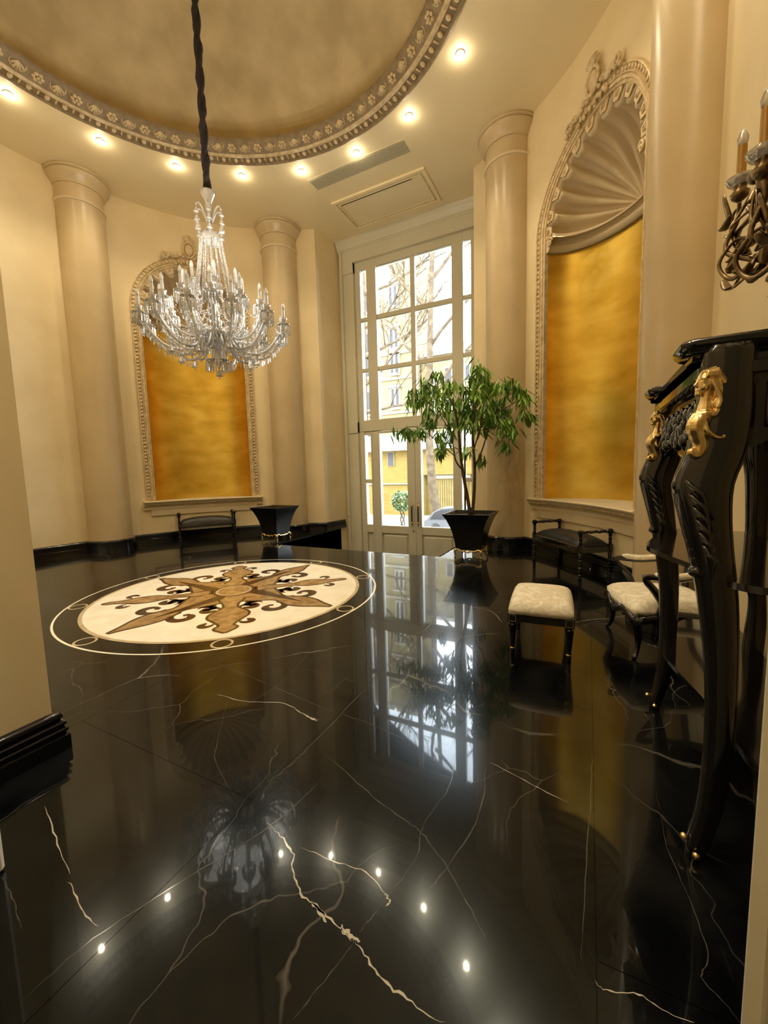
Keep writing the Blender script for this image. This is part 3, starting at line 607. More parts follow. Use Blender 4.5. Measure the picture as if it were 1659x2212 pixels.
for k in range(4):
    a = PI / 2 * k
    for e in (-1, 1):
        spiral(.62, e * .185, .105, -e * PI / 2 - e * .5, 1.0, e, .024, a); spiral(.43, e * .195, .068, -e * PI / 2 + e * .6, .9, -e, .018, a)
    flat(sym(arm), e_ * 1.9, 'star_outline', 'inlay_brown', a, .022); flat(sym(arm), e_ * 2.2, 'star_arm', 'inlay_tan', a)
for k in range(4):
    a = PI / 2 * k + PI / 4
    for e in (-1, 1): spiral(.50, e * .135, .066, -e * PI / 2, 1.0, -e, .026, a); spiral(.35, e * .165, .055, -e * PI / 2, .9, e, .021, a); spiral(.80, e * .135, .05, -e * PI / 2, .8, e, .019, a)
    F__ = fleur if k in (1, 3) else fleur2
    flat(sym(F__), e_ * 2.5, 'fleur_outline', 'inlay_brown', a, .020); flat(sym(F__), e_ * 2.8, 'fleur', 'inlay_tan', a)
for k in range(4):
    a = PI / 2 * k
    flat([(0, 0), (.22, .115), (.78, 0)], e_ * 3.1, 'star_point', 'inlay_brown', a); flat([(0, 0), (.22, -.115), (.78, 0)], e_ * 3.1, 'star_point', 'inlay_tan', a)
MB().prism(disc(.175, 0, 48), 0, e_ * 3.4).build('centre_ring', 'inlay_brown', md); MB().prism(disc(.150, 0, 48), 0, e_ * 3.7).build('centre_rim', 'inlay_gold', md); MB().prism(disc(.13, 0, 48), 0, e_ * 4).build('centre_disc', 'inlay_tan', md)

# ================================================================== FURNITURE
def turned(mb, x, y, z0, z1, r, nb=3, n=12):
    L = z1 - z0; pr_ = [(r * .55, z0), (r * .9, z0 + .02 * L), (r * .55, z0 + .05 * L)]
    for k in range(nb):
        a = z0 + L * (.08 + .84 * k / nb); b_ = z0 + L * (.08 + .84 * (k + 1) / nb); h_ = b_ - a
        pr_ += [(r * .6, a), (r, a + .12 * h_), (r * .62, a + .24 * h_), (r * .8, a + .5 * h_), (r * .62, a + .76 * h_), (r * .95, a + .9 * h_)]
    pr_ += [(r * .6, z0 + .94 * L), (r, z0 + .97 * L), (r * .7, z1)]
    mb.lathe(pr_, (x, y), n); return mb
def cushion(mb, x0, x1, y0, y1, z0, z1, crown=.04, n=12, pw=3.5):
    g = [];
    for i in range(n + 1):
        for j in range(n + 1):
            u, v_ = i / n * 2 - 1, j / n * 2 - 1; k = (1 - abs(u) ** pw) * (1 - abs(v_) ** pw)
            ex = 1 + .03 * (1 - v_ * v_); ey = 1 + .03 * (1 - u * u)
            g.append(((x0 + x1) / 2 + (x1 - x0) / 2 * u * ex, (y0 + y1) / 2 + (y1 - y0) / 2 * v_ * ey, z1 - crown + crown * k ** .45))
    fs = [(i * (n + 1) + j, (i + 1) * (n + 1) + j, (i + 1) * (n + 1) + j + 1, i * (n + 1) + j + 1) for i in range(n) for j in range(n)]
    ed = [i * (n + 1) for i in range(n + 1)] + [n * (n + 1) + j for j in range(1, n + 1)] + [i * (n + 1) + n for i in range(n - 1, -1, -1)] + [j for j in range(n - 1, 0, -1)]
    k0 = len(g); g += [(g[i][0], g[i][1], z0) for i in ed]; m_ = len(ed)
    fs += [(ed[i], ed[(i + 1) % m_], k0 + (i + 1) % m_, k0 + i) for i in range(m_)] + [tuple(range(k0, k0 + m_))]
    return mb.add(g, fs)
def bench(loc, rz, label):
    t_ = thing('bench', label, 'bench', loc, rz, 'black benches under the niches', org=(0, 0, 0))
    hx, hy = .40, .145
    for sx in (-1, 1):
        for sy in (-1, 1):
            x, y = sx * hx, sy * hy
            mb = turned(MB(), x, y, 0, .235, .021, 3); mb.box((x - .019, y - .019, .235), (x + .019, y + .019, .30), bev=.003); turned(mb, x, y, .30, .385, .019, 2)
            mb.lathe([(.012, .385), (.020, .395), (.026, .412), (.024, .430), (.012, .438)], (x, y), 12)
            mb.build('leg', 'black_wood', t_, smooth=True)
        mb = MB(); L = []
        m_ = Matrix.Translation((sx * hx, 0, .415)) @ Matrix.Rotation(R_(90), 4, 'X')
        turned(mb, 0, 0, -hy, hy, .018, 3); mb.v = [tuple(m_ @ Vector(v)) for v in mb.v]; mb.build('arm_rail', 'black_wood', t_, smooth=True)
    fr_ = MB().box((-hx, -hy - .012, .215), (hx, -hy + .012, .280), bev=.003).box((-hx, hy - .012, .225), (hx, hy + .012, .275), bev=.003).box((-hx - .012, -hy, .215), (-hx + .012, hy, .280), bev=.003).box((hx - .012, -hy, .225), (hx + .012, hy, .275), bev=.003)
    fr_.tube([(-hx, -hy - .014, .236), (hx, -hy - .014, .236)], .005, 6); fr_.build('seat_rail', 'black_lacquer', t_, smooth=True)
    cushion(MB(), -hx + .012, hx - .012, -hy + .0, hy - .0, .268, .372, .085, 14, 2.4).build('seat', 'black_leather', t_, smooth=2)
    nb = MB()
    for k in range(44):
        for s_ in (-1, 1): nb.ell((lerp(-hx + .03, hx - .03, k / 43), s_ * (hy + .004), .282), .0035, 5, 3)
    for k in range(18):
        for s_ in (-1, 1): nb.ell((s_ * (hx - .010), lerp(-hy + .03, hy - .03, k / 17), .282), .0035, 5, 3)
    nb.build('nail_heads', 'brass', t_, kind='stuff')
bench((2.66, 1.81, 0), R_(-55), 'black turned-wood bench with black leather seat below the right niche')
bench((-2.62, 1.88, 0), R_(54), 'black turned-wood bench with black seat below the left niche')

# stool
st = thing('footstool', 'rectangular footstool with cream brocade cushion and black turned legs', 'stool', (2.600, -.185, 0), R_(4), org=(0, 0, 0))
hx, hy = .155, .215
for sx in (-1, 1):
    for sy in (-1, 1):
        x, y = sx * (hx - .018), sy * (hy - .018)
        MB().lathe([(.009, 0), (.012, .006), (.010, .02), (.013, .03), (.011, .045), (.0115, .06), (.021, .165), (.024, .180), (.018, .186), (.022, .192)], (x, y), 14).build('leg', 'black_wood', st, smooth=True)
        lg = [o for o in st.children][-1]
        MB().lathe([(.0125, .042), (.0145, .047), (.0125, .052)], (x, y), 14, caps=False).build('brass_collar', 'brass', lg, smooth=True)
        MB().box((x - .024, y - .024, .190), (x + .024, y + .024, .243), bev=.003).build('corner_block', 'black_wood', lg)
        b2 = MB(); frame(b2, x - .018, x + .018, .198, .236, .003, 0, 0)
        fr2 = MB()
        for s2 in (-1,):
            yy = y + sy * .0245
            for (a0_, b0_, c0_, d0_) in ((x - .018, x + .018, .198, .201), (x - .018, x + .018, .233, .236), (x - .018, x - .015, .198, .236), (x + .015, x + .018, .198, .236)): fr2.box((a0_, yy - .001, c0_), (b0_, yy + .001, d0_))
        fr2.build('gilt_square', 'gilt', lg)
MB().box((-hx + .02, -hy + .0, .195), (hx - .02, -hy + .022, .235), bev=.003).box((-hx + .02, hy - .022, .195), (hx - .02, hy, .235), bev=.003).box((-hx, -hy + .02, .195), (-hx + .022, hy - .02, .235), bev=.003).box((hx - .022, -hy + .02, .195), (hx, hy - .02, .235), bev=.003).build('apron', 'black_wood', st, smooth=True)
cushion(MB(), -hx - .002, hx + .002, -hy - .002, hy + .002, .238, .312, .048, 16, 5).build('cushion', 'cream_brocade', st, smooth=2)

# armchair, front towards local -y
def armchair(loc, rz, label):
    t_ = thing('armchair', label, 'chair', loc, rz, org=(0, 0, 0))
    wf, wb_, d = .225, .19, .20
    def cab(x, y, ox, oy):
        P = spline([(x, y, .235), (x + ox * .012, y + oy * .012, .19), (x - ox * .004, y - oy * .004, .10), (x + ox * .006, y + oy * .006, .03), (x + ox * .022, y + oy * .022, .008)], 5)
        return MB().tube(P, [lerp(.026, .012, min(1, i / 14)) for i in range(len(P))], 10)
    for sx in (-1, 1):
        cab(sx * (wf - .02), -d + .02, sx, -1).build('leg', 'black_lacquer', t_, smooth=2); cab(sx * (wb_ - .02), d - .02, sx * .6, 1).build('leg', 'black_lacquer', t_, smooth=2)
    fr_ = MB()
    rail = [(-wf, -d), (0, -d - .03), (wf, -d), (wb_, d), (-wb_, d), (-wf, -d)]
    for a, b_ in zip(rail, rail[1:]):
        P = [(lerp(a[0], b_[0], k / 8), lerp(a[1], b_[1], k / 8), .222 - .016 * cos(2 * PI * k / 8)) for k in range(9)]; fr_.tube(P, .020, 8, 1.2)
    seat_f = fr_.build('seat_rail', 'black_lacquer', t_, smooth=2)
    g = MB()
    for k in range(11): a = lerp(-1, 1, k / 10); g.ell((a * .9 * wf * .9, -d - .035 + .03 * abs(a), .215 - .01 * cos(a * 9)), (.014, .012, .013), 7, 5)
    g.build('carving', 'black_lacquer', seat_f, smooth=2)
    cb = MB(); cushion(cb, -1, 1, -1, 1, .235, .315, .055, 16, 4); cb.v = [(x * lerp(wf, wb_, (y + 1) / 2) * .99, y * (d + .005) - (.022 * (1 - x * x) if y < 0 else 0), z) for x, y, z in cb.v]
    cb.build('seat', 'cream_brocade', t_, smooth=2)
    for sx in (-1, 1):
        P = spline([(sx * (wf - .012), -.09, .225), (sx * (wf + .0), -.075, .29), (sx * (wf - .01), -.105, .35), (sx * (wf + .0), -.15, .405), (sx * (wf + .0), -.165, .43)], 5)
        MB().tube(P, [lerp(.026, .014, i / len(P)) for i in range(len(P))], 10).build('arm_post', 'black_lacquer', t_, smooth=2)
        ap = [o for o in t_.children][-1]
        gp = MB()
        for k in range(4): gp.ell((sx * (wf + .018), -.082 + .004 * k, .26 + .017 * k), (.006, .014, .012), 6, 5)
        gp.build('gilt_leaf', 'gilt', ap, smooth=2)
        P = spline([(sx * wf, -.175, .432), (sx * (wf + .005), -.14, .438), (sx * (wf + .002), -.02, .428), (sx * (wb_ + .01), .12, .45), (sx * wb_, d, .47)], 5)
        arm_ = MB().tube(P, .015, 10).build('arm', 'black_lacquer', t_, smooth=2)
        P2 = [(p_.x, p_.y, p_.z + .012) for p_ in P[6:16]]; MB().tube(P2, [.012] + [.018] * 8 + [.012], 10).build('arm_pad', 'cream_brocade', arm_, smooth=2)
    bk = [(-wb_, .20, .25), (-wb_ - .01, .225, .45), (-wb_ + .01, .25, .68), (-.09, .262, .74), (0, .265, .77), (.09, .262, .74), (wb_ - .01, .25, .68), (wb_ + .01, .225, .45), (wb_, .20, .25)]
    MB().tube(spline(bk, 6), .018, 8).tube([(-wb_, .215, .36), (wb_, .215, .36)], .014, 8).build('back_frame', 'black_lacquer', t_, smooth=2)
    MB().loft([[(-.17 * k, y, z) for y, z in ((.225, .37), (.245, .55), (.262, .70))] for k in (1, .5, 0, -.5, -1)], False, closed=False).build('back_panel', 'cream_brocade', t_, smooth=2)
armchair((3.19, .075, 0), R_(-76), 'black lacquered armchair with cream brocade seat behind the tall console')

# planters
def planter(cx, cy, label, tree):
    t_ = thing('planter', label, 'planter', (cx, cy, 0), 0, 'flared black planters beside the doorway', org=(0, 0, 0))
    zb = .085
    prof = [(.140, zb), (.146, .13), (.156, .20), (.172, .28), (.196, .36), (.228, .44), (.262, .495), (.266, .505)]
    def sq(r, z): return [(-r, -r, z), (r, -r, z), (r, r, z), (-r, r, z)]
    rings = [sq(r, z) for r, z in prof] + [sq(.248, .505), sq(.215, .45)]
    mb = MB().loft(rings, False); mb.add(sq(.140, zb), [(0, 1, 2, 3)]); mb.build('pot', 'black_pot', t_, smooth=True)
    MB().add(sq(.222, .465), [(0, 1, 2, 3)]).build('soil', 'soil', t_) if tree else MB().add(sq(.2, .44), [(0, 1, 2, 3)]).build('liner', 'black_pot', t_)
    ft = MB()
    for q in range(4):
        m_ = Matrix.Rotation(PI / 2 * q, 4, 'Z'); r = .15
        P = spline([(-r, -r, 0), (-r + .006, -r + .002, .03), (-r - .004, -r - .002, .07), (-r + .03, -r, .095), (-r + .08, -r, .072), (-.03, -r, .078), (0, -r - .004, .064), (.03, -r, .078), (r - .08, -r, .072), (r - .03, -r, .095), (r + .004, -r - .002, .07)], 5)
        ft.tube(P, [.006 + .006 * min(1, i / 12) * (1 - .35 * sin(PI * i / len(P))) for i in range(len(P))], 8, 1, True, m_)
        ft.ell((-r, -r, .008), (.012, .012, .008), 8, 5, m_)
    ft.build('gilt_stand', 'gilt', t_, smooth=2)
    return t_
planter(1.62, 2.03, 'flared square black planter on gilt feet holding the leafy tree', True)
planter(-1.50, 2.22, 'empty flared square black planter on gilt feet, left of the recess', False)

# tree
TX, TY = 1.62, 2.03
tr = thing('potted_tree', 'slender green potted tree with drooping narrow leaves', 'tree', (TX, TY, .46))
def tp(px, py, dep=0):
    px = 1013 + (px - 1013) * (.93 if px > 1013 else .98)
    a = (px - 1013) * .00547 + (1110 - py) * .00012; z = .48 + (1110 - py) * .00547
    return (TX + a * .967 - dep * .254, TY + a * .254 + dep * .967, z)
BR = [([(1012, 1112), (1003, 1065), (994, 1019), (988, 975), (984, 932), (978, 900), (965, 868), (950, 845)], .022), ([(1015, 1112), (1019, 1065), (1019, 1010), (1015, 965), (1013, 932), (1018, 890), (1022, 850), (1030, 820)], .020),
      ([(993, 1016), (980, 998), (975, 975), (968, 935), (955, 905), (925, 880), (905, 865)], .010), ([(1020, 1010), (1035, 975), (1046, 940), (1058, 905), (1078, 870), (1105, 858)], .010),
      ([(988, 975), (965, 965), (955, 975)], .005), ([(975, 985), (940, 955), (905, 928), (880, 922), (862, 930)], .006), ([(1016, 975), (1030, 930), (1035, 890), (1050, 860)], .008),
      ([(984, 940), (990, 900), (998, 860), (994, 815)], .008), ([(968, 935), (945, 900), (935, 870)], .006), ([(1058, 905), (1090, 890), (1120, 875), (1135, 905)], .006), ([(1046, 940), (1075, 925), (1092, 950), (1093, 975)], .006), ([(1018, 1000), (1035, 995), (1036, 1003)], .004), ([(1030, 935), (1060, 930), (1075, 940)], .005), ([(1022, 870), (1000, 850), (985, 855)], .006)]
deps = [-.03, .05, -.1, .12, -.08, -.05, -.12, .1, .02, .0, .1, -.08, .1, -.1]
for (pts, r0), dp in zip(BR, deps):
    base = 0 if r0 > .015 else 1
    P = spline([tp(x, y, dp * min(1, i / max(1, len(pts) - 1)) * 1.6) for i, (x, y) in enumerate(pts)], 4)
    MB().tube(P, [lerp(r0, r0 * .3, i / len(P)) for i in range(len(P))], 7).build('trunk' if r0 > .015 else 'branch', 'bark', tr, smooth=2)
CL = [(852, 938, 3), (872, 938, 7), (885, 940, 5), (908, 945, 8), (878, 875, 5), (893, 862, 8), (905, 850, 8), (915, 845, 8), (930, 838, 9), (938, 832, 7), (926, 900, 8), (913, 915, 9), (925, 922, 7), (940, 985, 6), (955, 972, 9), (950, 955, 7), (946, 860, 8), (955, 850, 6), (968, 885, 9), (985, 875, 9), (960, 905, 8), (995, 848, 9), (1012, 838, 9),
      (1025, 835, 9), (1035, 850, 9), (1008, 868, 9), (1020, 880, 9), (1040, 880, 9), (1050, 868, 9), (1060, 880, 9), (1072, 858, 9), (1080, 875, 8), (1085, 900, 9), (1070, 915, 8), (1092, 925, 9), (1098, 950, 9), (1090, 975, 9), (1105, 862, 9), (1112, 872, 8), (1122, 890, 6), (1137, 920, 7), (1120, 912, 7), (1075, 935, 8), (1003, 985, 5), (1036, 1000, 8), (962, 925, 7),
      (980, 915, 9), (998, 905, 9), (1012, 900, 8), (1030, 908, 9), (1048, 915, 9), (985, 895, 9), (973, 862, 8), (1000, 930, 6), (1015, 935, 5), (1040, 935, 7), (965, 945, 5), (1062, 950, 4), (1090, 850, 8), (1055, 845, 8), (940, 880, 8), (900, 880, 7), (952, 832, 5), (918, 870, 8), (1000, 885, 9), (1032, 868, 9), (1045, 895, 9), (1065, 895, 9), (1018, 820, 6), (1120, 880, 6)]
def leafmb(L=.14, wd=.0138):
    P = [(0, 0, 0), (wd * .7, .25 * L, -.004), (wd, .5 * L, -.010), (wd * .6, .8 * L, -.02), (0, L, -.028), (-wd * .6, .8 * L, -.02), (-wd, .5 * L, -.010), (-wd * .7, .25 * L, -.004), (0, .25 * L, -.009), (0, .5 * L, -.016), (0, .8 * L, -.024)]
    return P, [(0, 1, 8), (0, 8, 7), (1, 2, 9, 8), (8, 9, 6, 7), (2, 3, 10, 9), (9, 10, 5, 6), (3, 4, 10), (10, 4, 5)]
lp, lf = leafmb(); lp = [(x, y, z) for x, y, z in lp]
leafme = None; cnt = 0; rest = MB()
for (px, py, n) in CL:
    c = tp(px, py - 12, random.uniform(-.38, .38) * (1 if abs(px - 1010) < 90 else .4))
    for k in range(int(n * 2.5) + 2):
        yaw_ = random.uniform(0, 2 * PI); pit = -random.uniform(.35, 1.35); sc_ = random.uniform(.75, 1.2)
        m_ = Matrix.Translation((c[0] + random.gauss(0, .035), c[1] + random.gauss(0, .035), c[2] + random.gauss(0, .028))) @ Matrix.Rotation(yaw_, 4, 'Z') @ Matrix.Rotation(pit, 4, 'X') @ Matrix.Scale(sc_, 4)
        if cnt < 280:
            cnt += 1
            if leafme is None:
                o = MB().add(lp, lf).build('leaf', 'leaf_green', None, smooth=2, fixn=False); o.parent = tr; leafme = o
            else: o = leafme.copy(); col.objects.link(o)
            ms = m_.copy(); ms.translation = (m_.translation - Vector((TX, TY, .46))) * S; o.matrix_local = ms
        else: rest.add(lp, lf, m_)
rest.build('foliage', 'leaf_green', tr, smooth=2, kind='stuff', fixn=False)

# ---- tall console table at the right
ct = thing('console_table', 'tall black lacquered console with gilt female busts and shelves, cut by the right edge', 'table', (3.22, -.99, 0))
def rloft(path, mb):       # path (x,y,z,w,d)
    rings = []
    for x, y, z, w_, d_ in path:
        rr = []
        for k in range(16):
            a = 2 * PI * k / 16 + PI / 16; c, s_ = cos(a), sin(a); q = max(abs(c), abs(s_)) ** .55; rr.append((x + w_ / 2 * c / q, y + d_ / 2 * s_ / q, z))
        rings.append(rr)
    return mb.loft(rings, True)
def leg_front(y, s_):
    k = [(3.095, 1.26, .10), (3.095, 1.19, .10), (3.092, 1.10, .11), (3.080, 1.02, .115), (3.060, .95, .118), (3.068, .87, .102), (3.084, .78, .088), (3.100, .68, .080), (3.112, .56, .070), (3.118, .45, .064), (3.120, .34, .060), (3.116, .22, .055), (3.106, .12, .050), (3.092, .05, .046), (3.085, .012, .040), (3.085, 0, .03)]
    P = spline([(x, w_, z) for x, z, w_ in k], 3); return rloft([(p_.x, y, p_.z, p_.y, max(.045, p_.y * .72)) for p_ in P][::-1], MB())
def leg_back(y):
    k = [(3.365, 1.27, .10), (3.362, 1.05, .10), (3.366, .95, .075), (3.370, .75, .062), (3.370, .66, .078), (3.375, .55, .062), (3.384, .50, .052), (3.386, .40, .058), (3.380, .27, .062), (3.372, .12, .062), (3.366, 0, .05)]
    P = spline([(x, w_, z) for x, z, w_ in k], 3); return rloft([(p_.x, y, p_.z, p_.y, p_.y * .8) for p_ in P][::-1], MB())
NY, FY = -1.345, -.632
for y, e in ((NY, -1), (FY, 1)):
    lg = leg_front(y, e).build('leg', 'black_lacquer', ct, smooth=2)
    for dx, dy, dz in ((-.028, -.006 * e * -1, .042), (-.006, -.030, .018)): MB().ell((3.088 + dx, y + dy, dz), .009, 10, 7).build('gilt_toe', 'gilt', lg, smooth=2)
    kn = MB()
    for k in range(9): kn.ell((3.006 + .0055 * k, y - .012, .95 - .022 * k), (.008, .012, .013), 7, 5)
    kn.ell((3.056, y - .01, .742), (.018, .022, .016), 10, 7)
    for k in range(6): kn.tube([(3.02 + .008 * k, y - .043, .96 - .03 * k), (3.05 + .006 * k, y - .047, .93 - .03 * k), (3.075, y - .042, .87 - .03 * k)], [.004, .008, .003], 5)
    kn.build('carved_leaf', 'black_lacquer', lg, smooth=2)
    leg_back(y).build('leg', 'black_lacquer', ct, smooth=2)
# gilt female busts on the front legs
def bust(y, yawb):
    B = MB(); c = Vector((0, 0, 0))
    B.ell((0, 0, .060), (.034, .029, .040), 16, 12)                                   # cranium / face
    B.ell((-.023, 0, .050), (.014, .021, .030), 12, 9)                                # face mass
    B.ell((-.032, 0, .022), (.010, .012, .010), 10, 7)                                # chin
    B.tube([(-.033, 0, .066), (-.043, 0, .048), (-.035, 0, .044)], [.004, .006, .005], 8)   # nose
    B.ell((-.036, 0, .0345), (.006, .010, .0028), 8, 5); B.ell((-.036, 0, .0295), (.0055, .008, .0028), 8, 5)      # lips
    for s_ in (-1, 1):
        B.ell((-.029, s_ * .011, .058), (.006, .006, .0035), 8, 6); B.tube([(-.034, s_ * .004, .066), (-.032, s_ * .012, .069), (-.026, s_ * .019, .066)], .0028, 6); B.ell((-.022, s_ * .016, .042), (.010, .009, .011), 8, 6)
    B.tube([(0, 0, .04), (-.004, 0, .0), (-.006, 0, -.035)], [.020, .018, .026], 12)  # neck
    B.ell((-.004, 0, -.045), (.036, .040, .020), 14, 9)
    for s_ in (-1, 1): B.ell((-.028, s_ * .017, -.062), (.018, .016, .018), 10, 8)
    for k in range(9):                                                               # hair waves
        a = R_(-100 + 25 * k); B.tube([(-.026 + .002 * k, .026 * sin(a), .078 + .014 * cos(a)), (.006, .033 * sin(a), .078 + .022 * cos(a)), (.032, .026 * sin(a), .055 + .018 * cos(a))], [.006, .010, .009], 7)
    for s_ in (-1, 1):
        B.tube(spline([(.0, s_ * .026, .07), (.012, s_ * .031, .045), (.016, s_ * .028, .015), (.006, s_ * .026, -.01), (.012, s_ * .030, -.03), (.000, s_ * .034, -.045)], 4), .009, 7)
        B.tube(spline([(-.010, s_ * .028, .062), (.0, s_ * .034, .035), (.012, s_ * .038, .0), (.004, s_ * .038, -.028)], 4), .007, 7)
    B.ell((.030, 0, .058), (.020, .024, .028), 10, 8); B.ell((.016, 0, .015), (.016, .026, .05), 12, 9)
    B.tube(spline([(-.016, 0, -.05), (-.034, 0, -.09), (-.026, 0, -.13), (-.016, 0, -.17), (-.022, 0, -.20), (-.036, 0, -.212), (-.044, 0, -.200), (-.034, 0, -.190)], 5), [.030] * 4 + [lerp(.030, .012, i / 31) for i in range(32)], 10)
    for s_ in (-1, 1): B.tube(spline([(-.02, s_ * .016, -.06), (-.020, s_ * .030, -.11), (.006, s_ * .034, -.14), (.030, s_ * .034, -.142), (.034, s_ * .032, -.132)], 5), [lerp(.010, .006, i / 20) for i in range(21)], 7)
    B.ell((-.024, 0, -.200), (.022, .022, .016), 10, 7)
    B.v = [(x, yy * .92, z if z > -.05 else -.05 + (z + .05) * .75) for x, yy, z in B.v]
    m_ = Matrix.Translation((3.056, y - .032, 1.140)) @ Matrix.Rotation(yawb, 4, 'Z') @ Matrix.Scale(.70, 4)
    B.v = [tuple(m_ @ Vector(v)) for v in B.v]
    o = B.build('gilt_bust', 'gilt', ct, smooth=2, label='gilded head and shoulders of a woman with waved hair')
    rm = o.modifiers.new('remesh', 'REMESH'); rm.mode = 'VOXEL'; rm.voxel_size = .0022; rm.use_smooth_shade = True
bust(NY, R_(28)); bust(FY, R_(20))
# top with moulded edge
def rrect(x0, x1, y0, y1, r, n=6):
    out = []
    for cx, cy, a0 in ((x1 - r, y0 + r, -PI / 2), (x1 - r, y1 - r, 0), (x0 + r, y1 - r, PI / 2), (x0 + r, y0 + r, PI)):
        out += [(cx + r * cos(a0 + PI / 2 * k / n), cy + r * sin(a0 + PI / 2 * k / n)) for k in range(n + 1)]
    return out
TR = [(1.235, .045), (1.242, .030), (1.250, .026), (1.254, .012), (1.264, .002), (1.276, .0), (1.282, .006), (1.284, .014)]
def top_poly(k):
    P = [(3.41, -1.375 + k), (3.03, -1.375 + k), (3.005 + k, -1.35), (3.005 + k, -1.25), (3.025 + k, -1.225), (3.048 + k, -1.21), (3.048 + k, -.76), (3.025 + k, -.745), (3.01 + k, -.73), (3.01 + k, -.62), (3.03, -.60 - k), (3.41, -.60 - k)]
    return P
MB().loft([[(x, y, z) for x, y in top_poly(i_)] for z, i_ in TR]).build('table_top', 'black_lacquer', ct, smooth=True)
MB().loft([[(x, y, z) for x, y in rrect(3.04 + i_, 3.40, -1.375 + i_, -.625 - i_, .03)] for z, i_ in ((1.19, .02), (1.195, .0), (1.218, .0), (1.225, .012), (1.237, .012))]).build('frieze_moulding', 'black_lacquer', ct, smooth=True)
def apron_y(y, x0, x1, name):
    arch_ = [(x0, 1.20), (x1, 1.20), (x1, 1.04)] + [(lerp(x1, x0, k / 12), 1.035 + .035 * sin(PI * min(1, k / 9)) - (.055 * ((k - 9) / 3) ** 1.5 if k > 9 else 0)) for k in range(13)]
    mb = MB().prism(arch_, -.018, .018); mb.v = [(x, y + z, yy) for x, yy, z in mb.v]; o = mb.build(name, 'black_lacquer', ct)
    f_ = MB()
    for a, b_, c, d_ in ((x0 + .09, x1 - .03, 1.165, 1.175), (x0 + .09, x1 - .03, 1.075, 1.083), (x0 + .09, x0 + .10, 1.075, 1.175), (x1 - .04, x1 - .03, 1.075, 1.175)): f_.box((a, y - .024, c), (b_, y - .017, d_), bev=.002)
    f_.tube([(x0 + .035 + .028 * (1 - k / 22) * cos(k * .5), y - .020, 1.10 + .028 * (1 - k / 22) * sin(k * .5)) for k in range(22)], .006, 6)
    f_.build('raised_moulding', 'black_lacquer', o, smooth=2)
apron_y(NY, 3.07, 3.37, 'side_panel'); apron_y(FY, 3.07, 3.37, 'side_panel')
def apron_x(x, name):
    pts = [(NY, 1.20), (FY, 1.20)] + [(lerp(FY, NY, k / 24), 1.02 + .05 * sin(PI * k / 24) - .05 * math.exp(-((k - 12) / 3.0) ** 2)) for k in range(25)]
    mb = MB().prism(pts, -.014, .014); mb.v = [(x + z, a, b_) for a, b_, z in mb.v]; return mb.build(name, 'black_lacquer', ct)
fa = apron_x(3.09, 'front_apron'); apron_x(3.385, 'back_apron')
cv = MB()
for k in range(30):
    yy = lerp(NY + .07, FY - .07, k / 29); zz = 1.10 + .035 * sin(k * 1.7); cv.ell((3.066, yy, zz), (.014, .020, .016 + .006 * (k % 3)), 8, 6)
for k in range(8):
    yy = lerp(NY + .08, FY - .08, k / 7); cv.tube([(3.07 - .0 , yy + .022 * cos(j * .6) * (1 - j / 14), 1.145 + .022 * sin(j * .6) * (1 - j / 14)) for j in range(12)], .006, 5)
cv.build('carved_garland', 'black_lacquer', fa, smooth=2)
MB().tube([(3.07, NY, 1.195), (3.07, FY, 1.195)], .008, 8).build('bead_moulding', 'black_lacquer', fa, smooth=2)
sh1 = spline([(-.52, 3.40, 0), (-.50, 3.16, 0), (-.62, 3.08, 0), (-.78, 3.035, 0), (-.95, 3.000, 0), (-1.10, 3.035, 0), (-1.22, 3.075, 0), (-1.36, 3.105, 0), (-1.42, 3.17, 0), (-1.42, 3.40, 0)], 6)
def shelf(poly, z, name):
    P = [(p_.y, p_.x) for p_ in poly]; mb = MB(); mb.loft([[(x, y, zz) for x, y in P] for zz in (z - .016, z - .012, z - .003, z)]); return mb.build(name, 'black_lacquer', ct, smooth=True)
shelf(sh1, .73, 'upper_shelf')
sh2 = spline([(-.36, 3.40, 0), (-.35, 3.24, 0), (-.47, 3.165, 0), (-.60, 3.115, 0), (-.77, 3.085, 0), (-.93, 3.105, 0), (-1.12, 3.145, 0), (-1.30, 3.165, 0), (-1.40, 3.20, 0), (-1.40, 3.40, 0)], 6)
shelf(sh2, .30, 'lower_shelf')

# ---- wall sconce at the right edge
sx_, sy_, sz_ = 3.43, -1.22, 1.70
sn = thing('wall_sconce', 'ornate bronze wall sconce with candle lamps, cut by the right edge', 'lamp', (sx_, sy_, sz_))
def scr(pts, r0, r1, name='scroll_arm', par=sn):
    P = spline(pts, 6); return MB().tube(P, [lerp(r0, r1, i / len(P)) for i in range(len(P))], 8).build(name, 'bronze', par, smooth=2)
MB().ell((sx_ - .02, sy_, sz_), (.03, .09, .20), 14, 10).ell((sx_ - .03, sy_, sz_ + .19), (.03, .05, .08), 12, 8).ell((sx_ - .03, sy_, sz_ - .2), (.03, .04, .07), 12, 8).build('back_plate', 'bronze', sn, smooth=2)
ARM = [(3.20, -.918, 1.817), (3.165, -1.24, 1.70), (3.20, -1.55, 1.817)]
def leafy(c, d, L, par):
    c = Vector(c); d = Vector(d).normalized(); P = spline([c, c + d * L * .5 + Vector((0, 0, -.008)), c + d * L + Vector((0, 0, .02))], 4)
    MB().tube(P, [.003] + [.012 * sin(PI * min(.98, i / 9)) + .003 for i in range(1, len(P))], 6, .35).build('acanthus_leaf', 'bronze', par, smooth=2)
